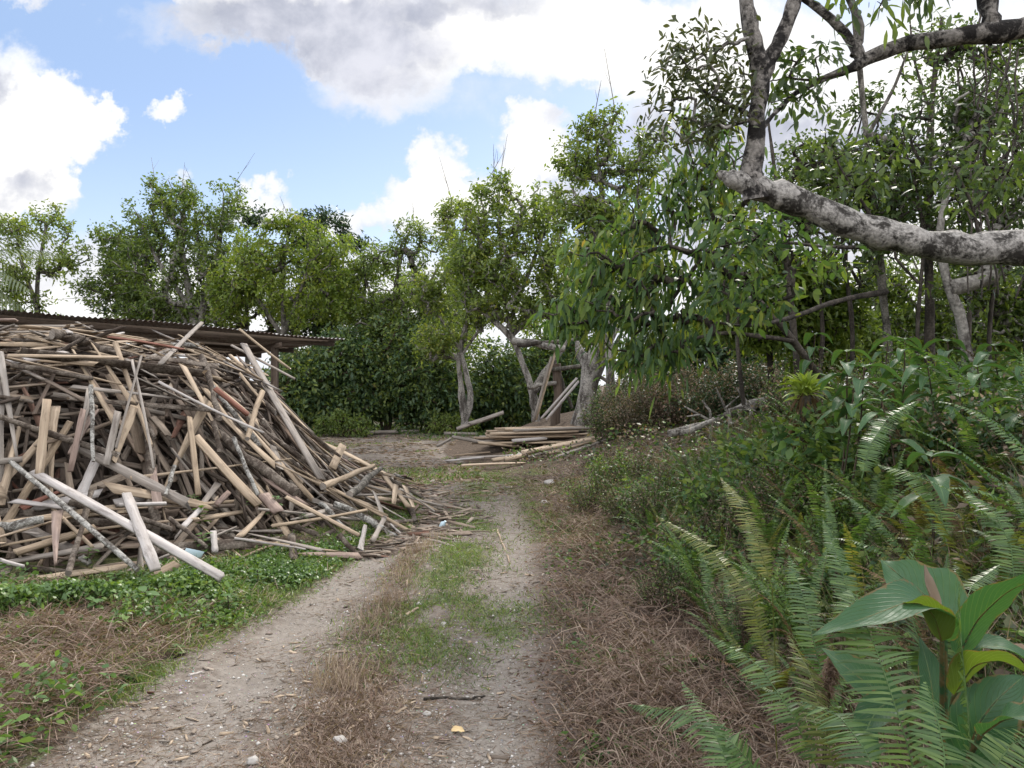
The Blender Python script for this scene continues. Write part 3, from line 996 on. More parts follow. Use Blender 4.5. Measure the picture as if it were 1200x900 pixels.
# pieces that stand out in the photograph: kind, ends, width (photo px), material, lift, label
FEAT = [
    ('stick', 12, 434, 140, 435, 5, 'wood_tan', .16, 'long straight tan stick lying level across the upper heap'),
    ('plank', 183, 444, 233, 391, 7, 'wood_grey', .16, 'grey plank leaning crosswise up to the roof edge'),
    ('log', 226, 425, 247, 500, 13, 'slab_bark', .12, 'thick curved brown log standing in the upper face of the heap'),
    ('log', 247, 500, 253, 535, 11, 'slab_bark', .08, 'short dark log below the thick curved brown log'),
    ('log', 297, 470, 278, 525, 13, 'wood_tan', .14, 'stout bare tan log leaning on the right of the heap face'),
    ('log', 273, 522, 300, 590, 9, 'lichen_log', .10, 'grey log sloping down from under the stout bare tan log'),
    ('plank', 61, 478, 52, 572, 13, 'wood_tan', .14, 'broad tan plank standing upright at the left of the heap face'),
    ('plank', 99, 488, 84, 560, 9, 'wood_pink', .12, 'narrow pinkish plank standing beside the white-lichened upright log'),
    ('log', 105, 462, 107, 550, 9, 'lichen_log', .14, 'white-lichened straight log standing upright in the heap face'),
    ('plank', 135, 490, 121, 552, 12, 'wood_grey', .10, 'short grey plank leaning just right of the white-lichened log'),
    ('slab', 155, 483, 131, 547, 15, 'wood_tan', .10, 'broad brown bark slab leaning in the middle of the heap face'),
    ('stick', 150, 435, 175, 562, 4, 'wood_grey', .17, 'long grey stick slanting down right, one of a crossed pair'),
    ('stick', 160, 432, 130, 540, 4, 'wood_grey', .19, 'long grey stick slanting down left, one of a crossed pair'),
    ('stick', 178, 462, 300, 520, 4, 'wood_pale', .20, 'long pale stick sloping down right over the heap face'),
    ('plank', 214, 500, 224, 592, 9, 'wood_tan', .13, 'straight tan plank standing left of the long sloping plank'),
    ('plank', 225, 526, 298, 606, 14, 'wood_tan', .15, 'long clean tan plank sloping down right to the green weeds'),
    ('plank', 277, 412, 365, 572, 14, 'wood_grey', .16, 'longest grey plank running down the right slope of the heap'),
    ('stick', 270, 397, 331, 445, 4, 'wood_tan', .18, 'tan stick poking out below the roof edge, uppermost on the right slope'),
    ('stick', 262, 415, 337, 455, 4, 'wood_grey', .16, 'grey stick under the uppermost tan stick on the right slope'),
    ('plank', 243, 463, 282, 494, 8, 'wood_red', .11, 'broad dark red board half buried in the upper heap'),
    ('plank', 395, 532, 382, 560, 14, 'wood_tan', .14, 'short wide clean board lying on the lower right slope'),
    ('log', 370, 582, 432, 556, 13, 'wood_tan', .14, 'smooth tan log lying across the lower right slope'),
    ('log', 405, 592, 442, 560, 14, 'bark_grey', .14, 'split grey log lying beside the smooth tan log'),
    ('plank', 447, 567, 475, 603, 9, 'wood_tan', .10, 'tan plank at the right tip of the heap by the track'),
    ('slab', 470, 577, 480, 603, 11, 'wood_tan', .10, 'short pointed tan slab at the right tip of the heap'),
    ('stick', 330, 597, 415, 642, 6, 'wood_tan', .14, 'long tan stick sloping down into the weeds at the foot of the heap'),
    ('stick', 312, 632, 424, 611, 5, 'wood_tan', .14, 'long tan stick lying nearly level over the weeds at the foot'),
    ('plank', 306, 592, 325, 614, 20, 'wood_pink', .12, 'small squarish pinkish board above the weeds'),
    ('plank', 447, 612, 432, 641, 8, 'wood_grey', .07, 'short grey board standing on the grass near the track edge'),
    ('plank', 37, 570, 258, 696, 15, 'wood_pale', .14, 'longest pale white plank lying slantwise at the front of the heap'),
    ('log', 12, 562, 160, 692, 12, 'lichen_log', .16, 'long lichen-mottled log lying slantwise left of the pale white plank'),
    ('plank', 145, 605, 178, 697, 17, 'wood_pale', .20, 'wide pale plank propped on the long pale white plank'),
    ('log', 107, 588, 80, 687, 12, 'slab_bark', .10, 'dark grey log standing behind the long mottled log'),
    ('plank', 68, 620, 66, 682, 17, 'wood_pink', .15, 'wide tapering pinkish board under the long mottled log'),
    ('log', 195, 622, 238, 656, 9, 'slab_bark', .12, 'thin dark log lying just above the end of the pale white plank'),
    ('log', 204, 557, 192, 592, 9, 'lichen_log', .12, 'short lichen-grey log standing in front of the tan planks'),
    ('log', 272, 640, 355, 653, 5, 'wood_pale', .08, 'bleached thin branch lying on the weeds in front of the heap'),
    ('plank', 0, 548, 28, 545, 10, 'wood_grey', .1, 'grey board end at the far left of the heap'),
    ('plank', 95, 660, 105, 667, 9, 'wood_pale', .05, 'small white board scrap lying in the weeds below the dark log'),
    ('plank', 0, 668, 28, 676, 5, 'wood_pale', .08, 'pale board end lying low at the left foot of the heap'),
    ('plank', 110, 625, 18, 655, 12, 'wood_tan', .05, 'tan board lying level behind the long mottled log'),
    ('plank', 140, 608, 195, 606, 5, 'wood_pale', .14, 'thin pale board lying level right of the propped pale plank'),
    ('plank', 210, 630, 232, 607, 9, 'wood_pale', .09, 'whitish board scrap tilted on the low foot of the heap'),
    ('plank', 250, 600, 264, 586, 9, 'wood_pink', .1, 'small reddish tan board beside the foot of the clean tan plank'),
    ('plank', 248, 632, 250, 656, 10, 'wood_pale', .07, 'short pale board upright behind the green weeds'),
    ('slab', 418, 650, 424, 622, 11, 'wood_pale', .07, 'pale bark slab standing in the grass near the track'),
]
for kind, u1, v1, u2, v2, wpx, mat, lift, lab in FEAT:
    P1 = hit(u1, v1); P2 = hit(u2, v2)
    mid = (P1 + P2) / 2
    up = normal_at(mid[0], mid[1])
    P1 = P1 + up * lift; P2 = P2 + up * lift
    tocam = unit(np.array([0, 0, CAMZ]) - mid)
    up2 = unit(up + tocam * .6)
    w = wpx / 900 * mid[1] * (.68 if kind == 'log' else .8) * .85
    nm = {'plank': 'wood_plank', 'stick': 'wood_stick', 'slab': 'bark_slab', 'log': 'small_log'}[kind]
    if kind == 'stick':
        o = piece('plank', nm, P1, P2, w, w * .6, M[mat], lab, None, up2, bend=random.gauss(0, .02), side=random.gauss(0, .02)); o['category'] = 'stick'
    elif kind == 'plank':
        tp = (1, .25) if 'tapering' in lab else (1, random.choice([1, .9]))
        piece('plank', nm, P1, P2, w, .028, M[mat], lab, None, up2, bend=random.gauss(0, .015), side=random.gauss(0, .012), taper=tp, rag=.2)
    elif kind == 'slab':
        piece('slab', nm, P1, P2, w, w * .35, M[mat], lab, None, -up2, taper=(1, .6))
    else:
        piece('log', nm, P1, P2, w, 0, M[mat], lab, None, up2, bend=.12 if 'curved' in lab else random.gauss(0, .02), taper=(1, .85), wob=.1)

# ------------------------------------------------------------------ sawn boards beside the clearing
def free_board(P1, P2, w, th, mat, lab, group=None, cat='board', up=(0, 0, 1), roll=0, **kw):
    o = piece('plank', 'sawn_board', P1, P2, w, th, M[mat], lab, group, np.asarray(up, float), roll, **kw)
    o['category'] = cat
    return o


base = float(G(.4, 18)) + .04
lay = 0
for layer, cnt in ((0, 5), (1, 5), (2, 4), (3, 4), (4, 3)):
    for i in range(cnt):
        y = 17.2 + i * .3 + random.uniform(-.06, .06)
        xa = -.75 + random.uniform(-.25, .35) + .12 * layer; xb = 1.75 + random.uniform(-.3, .4)
        z = base + layer * .07 + random.uniform(-.01, .01)
        free_board((xa, y, z - .02), (xb, y + random.uniform(-.25, .25), z + random.uniform(-.01, .07)), random.uniform(.12, .22), random.uniform(.03, .05),
                   random.choice(['wood_new', 'wood_new', 'wood_tan', 'wood_grey']),
                   ['sawn board in the bottom layer of the neat board stack', 'sawn board in the second layer of the neat board stack', 'sawn board in the middle layer of the neat board stack', 'sawn board in the fourth layer of the neat board stack', 'sawn board in the top layer of the neat board stack'][layer],
                   f'boards of the neat stack, layer {"bottom second middle fourth top".split()[layer]}', roll=random.gauss(0, .1), bend=random.gauss(0, .012), rag=.1)
LOW = [
    (612, 534, 705, 515, .14, .10, 'wood_new', 'long sawn board, uppermost of the low pile before the neat stack'),
    (618, 538, 705, 524, .14, .05, 'wood_grey', 'grey board under the uppermost board of the low pile'),
    (640, 541, 702, 531, .16, .05, 'wood_new', 'broad board at the front of the low pile'),
    (577, 545, 622, 536, .10, .05, 'wood_tan', 'short tan board sticking out left from the low pile'),
    (592, 563, 640, 540, .13, .05, 'wood_tan', 'broken board lying on the grass before the low pile'),
    (530, 515, 580, 524, .10, .10, 'wood_grey', 'greyish board sloping off the left end of the neat stack'),
    (560, 522, 610, 528, .10, .06, 'wood_tan', 'light board lying on the dirt under the neat stack'),
    (512, 526, 528, 517, .05, .05, 'wood_grey', 'short stick propped on the dirt left of the neat stack'),
    (535, 506, 590, 486, .13, .28, 'wood_grey', 'grey board tilted upward at the left end of the neat stack'),
    (550, 500, 575, 492, .14, .2, 'wood_grey', 'short grey board below the upward tilted board'),
    (600, 520, 640, 516, .12, .08, 'wood_pale', 'pale offcut on the dirt in front of the neat stack'),
]
for u1, v1, u2, v2, w, lift, mat, lab in LOW:
    P1 = hitg(u1, v1); P2 = hitg(u2, v2)
    ym = 15.2 if v1 > 530 else 16.9
    k1 = ym / P1[1]; P1 = W(u1, v1, ym); P2 = W(u2, v2, ym + .25)
    P1[2] = max(P1[2], float(G(P1[0], P1[1])) + .03); P2[2] = max(P2[2], float(G(P2[0], P2[1])) + .03)
    P1[2] += .06; P2[2] += .05
    free_board(P1, P2, w, .045, mat, lab, up=(0, -.3, 1), bend=random.gauss(0, .012), rag=.15)
for i in range(8):
    x = random.uniform(-1.3, 1.7); y = random.uniform(14.2, 16.9); a = random.gauss(.15, .35); l = random.uniform(.5, 1.5)
    Pa = np.array([x - math.cos(a) * l / 2, y - math.sin(a) * l / 2, 0]); Pb = np.array([x + math.cos(a) * l / 2, y + math.sin(a) * l / 2, 0])
    for P in (Pa, Pb): P[2] = float(G(P[0], P[1])) + random.uniform(.035, .09)
    free_board(Pa, Pb, random.uniform(.06, .15), .03, random.choice(['wood_new', 'wood_tan', 'wood_grey', 'wood_pale']), 'loose board scattered on the dirt slope in front of the neat stack', 'loose boards on the dirt slope', rag=.5, bend=random.gauss(0, .015), roll=random.gauss(0, .1))
free_board(onG(-2.05, 23.6, .07), onG(-1.05, 23.3, .07), .16, .1, 'wood_grey', 'pale beam lying on the far edge of the clearing')
free_board(onG(-4.6, 24.5, .07), onG(-3.0, 24.7, .07), .16, .1, 'wood_grey', 'grey beam lying before the dark hedge at the far edge')

# weathered pole frame beside the bleached stump
fr = thing('pole_frame', 'rough pole frame of dark post and grey rails beside the bleached trunk', 'frame', tuple(onG(1.1, 19.2)))
fo = np.array(fr.location)


def pole(parent, name, P1, P2, r, mat, o0):
    mb = MB(); n = 6
    pts = np.linspace(np.asarray(P1), np.asarray(P2), n); pts[1:-1] += rng.normal(size=(n - 2, 3)) * r * .3
    tube(mb, pts - o0, np.linspace(r, r * .85, n), 8, 0, True, .15)
    return mb.build(name, mat, parent, True)


pole(fr, 'post', (1.13, 19.3, 0), W(652, 426, 19.3), .13, M['wood_dark'], fo)
pole(fr, 'post', (1.85, 19.4, 0), W(688, 418, 19.4), .1, M['bark_dark'], fo)
pole(fr, 'rail', W(645, 433, 19.2), W(712, 427, 19.2), .055, M['bark_grey'], fo)
pole(fr, 'rail', W(618, 454, 19.2), W(652, 449, 19.2), .06, M['bark_pale'], fo)
pole(fr, 'rail', W(600, 399, 19.2), W(662, 409, 19.0), .09, M['bark_pale'], fo)
pole(fr, 'rail', W(606, 404, 19.0), W(660, 401, 19.1), .06, M['bark_dark'], fo)
pole(fr, 'brace', W(655, 438, 19.3), W(670, 478, 19.5), .05, M['bark_grey'], fo)
LEAN = [((628, 492, 18.7), (651, 412, 19.1), .06, 'wood_tan', 'tan batten leaning steeply on the pale forked trunk'),
        ((625, 494, 18.6), (646, 418, 19.0), .06, 'wood_grey', 'grey batten leaning beside the steep tan batten'),
        ((634, 491, 18.5), (676, 443, 18.9), .06, 'wood_pale', 'upper pale batten leaning across to the bleached trunk'),
        ((640, 492, 18.4), (678, 447, 18.8), .06, 'wood_pale', 'lower pale batten leaning across to the bleached trunk'),
        ((704, 470, 17.8), (722, 424, 18.0), .08, 'wood_tan', 'leftmost tan batten standing under the drooping leaves'),
        ((715, 472, 17.8), (728, 438, 18.0), .08, 'wood_tan', 'second tan batten standing under the drooping leaves'),
        ((725, 466, 17.8), (732, 445, 18.0), .07, 'wood_tan', 'rightmost short batten standing under the drooping leaves'),
        ((696, 436, 18.0), (730, 460, 18.0), .07, 'wood_grey', 'grey batten crossing behind the standing tan battens')]
for a, b, w, mat, lab in LEAN:
    free_board(W(*a), W(*b), w, .04, mat, lab, cat='batten', up=(0, -1, .2), rag=.2)
# ------------------------------------------------------------------ trees
def skeleton(nodes, parents, clusters, jit=.12):
    """connect each crown point to the nearest limb, with one bent node between"""
    pos = [np.asarray(p, float) for p in nodes]; par = list(parents)
    arr = np.array(pos)
    root = arr[min(len(arr) - 1, max(1, len(arr) // 3))]
    order = np.argsort(np.linalg.norm(clusters - root, axis=1))
    buf = np.empty((len(arr) + 2 * len(clusters), 3)); buf[:len(arr)] = arr; n = len(arr)
    n0 = max(1, n // 3) if n > 3 else 0
    tips = []
    for c in clusters[order]:
        d = np.linalg.norm(buf[n0:n] - c, axis=1) + .35 * np.maximum(0, buf[n0:n, 2] - c[2])
        k = n0 + int(np.argmin(d))
        L = np.linalg.norm(c - buf[k])
        mid = buf[k] * .5 + c * .5 + rng.normal(size=3) * L * jit + np.array([0, 0, .06 * L])
        buf[n] = mid; par.append(k); buf[n + 1] = c; par.append(n); tips.append(n + 1); n += 2
    return buf[:n], np.array(par), np.array(tips)


def lobes_points(lobes, Y, n, depth=.8):
    vol = np.array([l[2] * l[3] for l in lobes], float) ** .9
    k = rng.choice(len(lobes), n, p=vol / vol.sum())
    v = rdir(n) * (rng.random(n) ** .42)[:, None]
    P = np.empty((n, 3))
    for i in range(n):
        u, w, ru, rv = lobes[k[i]][:4]
        yo = lobes[k[i]][4] if len(lobes[k[i]]) > 4 else 0
        s = (Y + yo) / 900
        P[i] = W(u, w, Y + yo) + v[i] * np.array([ru * s, depth * (ru + rv) / 2 * s, rv * s])
    return P


def tree(name, label, cat, Y, trunks, lobes, ncl, nlf, L, Wd, leaf, bark, r_twig=.007, droop=.25, up=.2, group=None, spread=1.0, rows=ROWS_FAR, depth=.8, fold=0.0, hang=0.0, shoots=0, leaf2=None, bark2=None, backlit_limbs=()):
    """trunks: list of [(u, v, radius px)...]; lobes: crown masses (u, v, ru, rv)"""
    b = trunks[0][0]
    base = W(b[0], b[1], Y if len(b) < 4 else b[3])
    nodes = []; par = []; rad = []
    mbT = MB()
    for ti, tr in enumerate(trunks):
        pts = np.array([W(t[0], t[1], t[3] if len(t) > 3 else Y) for t in tr]); rr = np.array([t[2] * (t[3] if len(t) > 3 else Y) / 900 for t in tr])
        m = max(len(tr) * 3, 8)
        t0 = np.linspace(0, 1, len(tr)); t1 = np.linspace(0, 1, m)
        P = np.stack([np.interp(t1, t0, pts[:, i]) for i in range(3)], 1)
        for _ in range(2): P[1:-1] = .25 * P[:-2] + .5 * P[1:-1] + .25 * P[2:]
        rq = np.interp(t1, t0, rr)
        P[1:-1] += rng.normal(size=(m - 2, 3)) * rq[1:-1, None] * .07
        tube(mbT, P - base, rq * (1 + .07 * rng.normal(size=m)), 11 if rq.max() > .05 else 6, int(ti in backlit_limbs), True, .1)
        s = len(nodes)
        for i in range(m):
            nodes.append(P[i]); par.append(s + i - 1 if i else -1)
    if rows is ROWS_FAR:       # finer, airier foliage
        ncl = int(ncl * 1.4); L *= .78; Wd *= .74; spread *= 2.0
    C = lobes_points(lobes, Y, int(ncl * 1.2), depth)
    if rows is ROWS_FAR and 'bush' not in name:      # gaps in the crown
        sc = 26 / Y
        gap = fbm(C[:, 0] * 1.3 * sc + 3.3, C[:, 2] * 1.3 * sc + C[:, 1] * .25, 3) / .875
        C = C[np.argsort(gap + rng.random(len(C)) * .12)[-ncl:]]
    else:
        C = C[:ncl]
    C[:, 2] = np.maximum(C[:, 2], G(C[:, 0], C[:, 1]) + .1)
    B, par2, tips = skeleton(nodes, par, C)
    n0 = len(nodes); n = len(B)
    cnt = np.zeros(n)
    for i in range(n - 1, n0 - 1, -1):
        cnt[i] += (i in ()) + 1
        if par2[i] >= n0: cnt[par2[i]] += cnt[i]
    idx = np.arange(n0, n)
    r1 = r_twig * np.sqrt(cnt[idx])
    pr = np.array([r_twig * np.sqrt(cnt[p]) if p >= n0 else r_twig * np.sqrt(cnt[i]) * 1.15 for i, p in zip(idx, par2[idx])])
    sticks(mbT, B[par2[idx]] - base, B[idx] - base, np.minimum(pr, r1 * 1.6), r1, 5)
    mbT_extra = mbT
    tp = B[tips]; td = unit(B[tips] - B[par2[tips]])
    # bare shoots above the crown
    if shoots:
        k = np.argsort(-tp[:, 2])[:shoots * 3][::3]
        ln = rng.uniform(.5, 1.4, len(k))
        e = tp[k] + unit(rng.normal(size=(len(k), 3)) * .25 + [0, 0, 1]) * ln[:, None]
        sticks(mbT, tp[k] - base, e - base, .012, .004, 4)
        f = e * .6 + tp[k] * .4 + rng.normal(size=(len(k), 3)) * .12 + [0, 0, .12]
        sticks(mbT, (e * .4 + tp[k] * .6) - base, f - base, .006, .003, 4)
    m = len(tp) * nlf
    c = np.repeat(tp, nlf, 0); d0 = np.repeat(td, nlf, 0)
    back = np.repeat(B[par2[tips]] - B[tips], nlf, 0)
    D = unit(d0 * .7 + rdir(m, up) + np.array([0, 0, -hang]))
    P = c + back * (rng.random(m) ** 1.6 * .9)[:, None] + rng.normal(size=(m, 3)) * L * .35 * spread
    N = rdir(m, 1.1)
    if hang: N = rdir(m, .15)
    ll = L * rng.uniform(.45, 1.3, m)
    mbL = MB()
    leafmesh(mbL, P - base, D, N, ll, Wd * rng.uniform(.7, 1.2, m), rows, droop * rng.uniform(.5, 1.5, m), fold, 0 if leaf2 is None else (rng.random(m) < (.4 if 'hedge' in name else .22)).astype(int))
    root = thing(name, label, cat, tuple(base), group)
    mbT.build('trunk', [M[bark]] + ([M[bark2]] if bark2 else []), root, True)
    mbL.build('crown', [M[leaf]] if leaf2 is None else [M[leaf], M[leaf2]], root)
    return root


GB = 'trees beyond the clearing'
# left, behind the shed
tree('broadleaf_tree', 'slim sparse tree at the far left beside the palm fronds', 'tree', 26,
     [[(48, 470, 4), (45, 395, 3.5), (42, 330, 2.5), (55, 262, 1.5)], [(44, 360, 2.5), (25, 310, 2), (18, 265, 1)]],
     [(18, 268, 26, 24), (62, 262, 22, 28), (45, 320, 36, 30), (8, 330, 28, 36), (85, 300, 26, 22), (40, 375, 50, 26)], 190, 22, .2, .1, 'leaf_mid', 'bark_grey', group=GB)
tree('broadleaf_tree', 'broad multi-stemmed tree with pale trunks behind the shed roof', 'tree', 27,
     [[(236, 490, 6), (232, 400, 5.5), (222, 345, 4.5), (212, 290, 3), (200, 240, 1.5)], [(234, 400, 4.5), (240, 340, 4), (258, 290, 2.5), (262, 235, 1.2)], [(228, 390, 3), (205, 360, 2.5), (165, 330, 1.6)], [(226, 365, 3), (180, 300, 2), (160, 250, 1)]],
     [(160, 320, 62, 45), (210, 262, 48, 42), (128, 348, 48, 38), (245, 305, 46, 50), (190, 228, 44, 20), (150, 272, 40, 36), (266, 246, 30, 34), (200, 355, 80, 36), (115, 310, 22, 20), (235, 222, 30, 14)],
     560, 26, .21, .1, 'leaf_mid', 'bark_pale', group=GB, shoots=4)
tree('broadleaf_tree', 'yellowish green tree to the right of the broad pale-trunked tree', 'tree', 25.5,
     [[(335, 490, 4), (333, 400, 3.5), (330, 330, 2.5), (338, 275, 1.2)], [(333, 390, 3), (360, 320, 2), (372, 285, 1)], [(332, 395, 3), (295, 340, 2), (285, 300, 1)]],
     [(300, 312, 46, 42), (345, 285, 44, 34), (385, 308, 34, 44), (330, 352, 74, 34), (330, 262, 20, 16), (270, 350, 34, 40), (400, 350, 22, 36)], 400, 26, .2, .1, 'leaf_yellow', 'bark_grey', group=GB, shoots=2)
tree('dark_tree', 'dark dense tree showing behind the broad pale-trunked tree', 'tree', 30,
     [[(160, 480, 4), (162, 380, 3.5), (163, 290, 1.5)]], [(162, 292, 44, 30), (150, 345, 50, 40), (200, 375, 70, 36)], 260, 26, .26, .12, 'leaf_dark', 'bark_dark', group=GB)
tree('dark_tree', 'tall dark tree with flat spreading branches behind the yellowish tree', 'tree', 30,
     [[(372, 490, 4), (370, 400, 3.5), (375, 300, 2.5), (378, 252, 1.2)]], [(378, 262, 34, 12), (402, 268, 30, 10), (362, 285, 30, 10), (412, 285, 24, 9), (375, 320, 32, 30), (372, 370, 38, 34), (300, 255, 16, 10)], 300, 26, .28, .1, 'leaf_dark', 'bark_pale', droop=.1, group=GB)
# centre
tree('broadleaf_tree', 'airy tree with sky showing through, between the dark tree and the middle trunks', 'tree', 26,
     [[(470, 495, 4), (468, 410, 3), (460, 340, 2.2), (478, 275, 1)], [(466, 400, 2.5), (430, 340, 1.6), (425, 300, 1)], [(468, 380, 2), (505, 330, 1.4), (520, 300, .8)]],
     [(450, 312, 36, 32), (482, 272, 22, 16), (440, 352, 46, 28), (440, 395, 50, 30), (512, 398, 50, 30), (500, 350, 48, 44), (520, 305, 38, 44), (430, 320, 26, 20), (470, 385, 60, 26)], 520, 20, .19, .09, 'leaf_mid', 'bark_grey', group=GB, shoots=1)
tree('broadleaf_tree', 'crooked slender tree with a V-shaped trunk at the edge of the clearing', 'tree', 22.5,
     [[(545, 499, 5.5), (543, 478, 4.6), (540, 450, 3.2), (536, 420, 3), (548, 370, 2.5), (560, 345, 2)], [(546, 490, 4), (553, 468, 3.6), (547, 440, 3), (538, 405, 2.4), (515, 370, 2), (490, 350, 1.2)], [(538, 420, 2), (570, 375, 1.6), (600, 372, 1.2)], [(546, 400, 2), (548, 330, 1.6), (540, 270, 1)]],
     [(540, 300, 36, 40), (530, 255, 24, 22), (500, 345, 30, 26), (570, 330, 36, 30), (515, 400, 30, 26), (560, 372, 30, 12)], 400, 22, .18, .085, 'leaf_mid', 'bark_pale', group=GB, shoots=1)
tree('broadleaf_tree', 'pale-barked forked tree rising behind the neat board stack', 'tree', 20,
     [[(628, 494, 5.4), (626, 470, 4.8), (622, 452, 4), (612, 425, 3.4), (603, 400, 3.6), (585, 380, 3.5), (560, 362, 2)], [(624, 462, 4), (636, 440, 4.5), (648, 425, 4), (662, 405, 3), (668, 380, 2)], [(603, 402, 3), (590, 350, 2.6), (586, 290, 1.8), (585, 225, 1)], [(595, 385, 3), (615, 330, 2.4), (640, 270, 1.6), (645, 235, .8)], [(606, 405, 3), (640, 402, 2.6), (672, 398, 1.6)]],
     [(585, 222, 16, 26), (562, 268, 34, 36), (612, 262, 36, 36), (600, 318, 56, 40), (642, 236, 24, 24), (550, 310, 30, 30), (640, 300, 36, 40), (565, 225, 10, 14), (655, 345, 36, 30), (560, 345, 40, 30), (610, 360, 46, 22)], 470, 22, .19, .09, 'leaf_mid', 'bark_pale', group=GB, shoots=4, leaf2='leaf_yellow')
tree('broadleaf_tree', 'tallest leafy tree in the middle, above the bleached trunk', 'tree', 17,
     [[(716, 480, 5), (714, 400, 5), (712, 330, 4.6), (708, 250, 3.4), (700, 180, 2), (697, 135, 1)], [(712, 330, 3.5), (735, 280, 2.4), (752, 215, 1.2)], [(710, 300, 3), (685, 250, 2), (668, 215, 1)]],
     [(700, 152, 26, 24), (688, 188, 42, 32), (672, 242, 40, 36), (712, 250, 42, 56), (742, 200, 36, 36), (690, 305, 48, 46), (745, 290, 40, 40), (720, 132, 14, 10), (765, 165, 24, 18)], 480, 22, .16, .075, 'leaf_mid', 'bark_pale', group=GB, shoots=2, leaf2='leaf_yellow')
tree('broadleaf_tree', 'light green tree filling the gap left of the airy tree', 'tree', 27.5, [[(425, 490, 3), (424, 400, 2.5), (428, 330, 1.4)]], [(425, 335, 34, 34), (408, 365, 34, 34), (440, 375, 40, 34), (470, 345, 30, 30)], 260, 22, .2, .1, 'leaf_mid', 'bark_grey', group=GB)
tree('broadleaf_tree', 'low light tree behind the V-shaped trunk', 'tree', 28, [[(512, 490, 3), (512, 420, 2.5), (515, 360, 1.4)]], [(510, 375, 44, 36), (490, 405, 40, 30), (540, 395, 34, 34), (525, 345, 34, 26)], 300, 22, .2, .1, 'leaf_mid', 'bark_grey', group=GB, leaf2='leaf_yellow')
tree('broadleaf_tree', 'yellow-green tree low behind the forked pale tree', 'tree', 27, [[(650, 490, 3), (650, 420, 2.5), (650, 350, 1.4)]], [(650, 370, 44, 44), (690, 380, 40, 44), (640, 415, 40, 24), (720, 340, 40, 50)], 320, 22, .2, .1, 'leaf_mid', 'bark_grey', group=GB, leaf2='leaf_yellow')
tree('broadleaf_tree', 'rounded green tree behind the yellowish tree near the shed roof', 'tree', 29, [[(290, 480, 3), (290, 400, 2.5), (288, 320, 1.4)]], [(285, 330, 50, 50), (250, 360, 44, 36), (320, 370, 50, 30), (60, 350, 10, 10)], 300, 22, .2, .1, 'leaf_mid', 'bark_grey', group=GB)
# low background growth
GH = 'dark bushes of the hedge behind the clearing'
HB = [(352, 452, 44, 46, 24.5, 'first dark bush of the hedge, right beside the shed post'), (402, 440, 44, 58, 25, 'second dark bush of the hedge, near the end of the shed roof'),
      (452, 430, 46, 66, 25.5, 'third dark bush of the hedge, behind the far grey beam'), (505, 436, 46, 62, 25, 'fourth dark bush of the hedge, left of the V-shaped trunk'),
      (585, 450, 48, 50, 26, 'fifth dark bush of the hedge, between the V-shaped and the forked trunk'), (655, 444, 44, 54, 26.5, 'sixth dark bush of the hedge, behind the pole frame'),
      (545, 468, 38, 34, 27.5, 'low dark bush of the hedge, behind the V-shaped trunk')]
for u, v, ru, rv, Yd, lab in HB:
    vb = 450 + 1.6 * 900 / Yd
    tree('hedge_bush', lab, 'bush', Yd, [[(u, vb, 2.5), (u + 3, v + 15, 2), (u, v - 10, 1)], [(u - 3, vb, 2), (u - 18, v, 1)], [(u + 3, vb, 2), (u + 20, v, 1)]],
         [(u, v, ru, rv), (u - ru * .5, v + rv * .5, ru * .7, rv * .55), (u + ru * .5, v + rv * .5, ru * .7, rv * .55)], 520, 20, .24, .12, 'leaf_hedge', 'stem', group=GH, depth=.9, leaf2='leaf_mid')
tree('low_bush', 'small bright green bush at the foot of the hedge by the heap', 'bush', 23.5, [[(402, 511, 1), (402, 492, .6)]], [(398, 495, 22, 14), (420, 500, 18, 10), (382, 500, 14, 9)], 120, 16, .14, .07, 'leaf_mid', 'stem')
tree('low_bush', 'small bright green bush at the foot of the fourth hedge bush', 'bush', 24, [[(530, 509, 1), (530, 495, .6)]], [(525, 496, 26, 12), (545, 500, 16, 8)], 100, 16, .14, .07, 'leaf_mid', 'stem')

# right side wood
GR = 'trees of the wood on the right'
tree('broadleaf_tree', 'low dark leafy tree filling the gap behind the brown brush', 'tree', 17, [[(800, 480, 4), (800, 420, 3), (810, 370, 1.5)]], [(800, 415, 70, 38), (850, 385, 60, 40), (760, 430, 40, 30), (890, 420, 50, 40)], 420, 20, .2, .1, 'leaf_hedge', 'bark_dark', group=GR)
tree('broadleaf_tree', 'bright yellow-green tree behind the thin dark trunk', 'tree', 11.5, [[(905, 455, 4), (900, 400, 3.5), (905, 340, 2.5), (915, 300, 1.2)], [(900, 390, 2.5), (960, 340, 1.6)], [(901, 380, 2.5), (850, 350, 1.4)]],
     [(880, 345, 48, 30), (930, 325, 54, 32), (905, 385, 70, 36), (975, 370, 44, 42), (850, 372, 36, 24), (990, 325, 40, 30), (965, 425, 40, 24)], 520, 20, .15, .072, 'leaf_yellow', 'bark_dark', group=GR)
tree('broadleaf_tree', 'green tree crowded under the white limb at the right', 'tree', 13, [[(1120, 460, 5), (1118, 400, 4), (1110, 340, 3)], [(1118, 400, 3), (1170, 340, 2)], [(1117, 400, 3), (1060, 345, 2)]],
     [(1060, 335, 60, 40), (1130, 325, 64, 44), (1190, 345, 50, 50), (1090, 395, 70, 36), (1180, 405, 60, 40), (1030, 395, 40, 34), (1240, 360, 50, 70)], 560, 20, .16, .075, 'leaf_mid', 'bark_pale', group=GR, leaf2='leaf_yellow')
tree('dark_tree', 'dark wood-edge tree deep behind the right-hand growth', 'tree', 19, [[(1000, 480, 5), (1000, 400, 4), (990, 340, 2)]], [(950, 400, 80, 50), (1050, 400, 80, 50), (1150, 390, 80, 60), (1240, 380, 60, 80), (880, 425, 50, 36)], 460, 22, .24, .12, 'leaf_dark', 'bark_dark', group=GR)
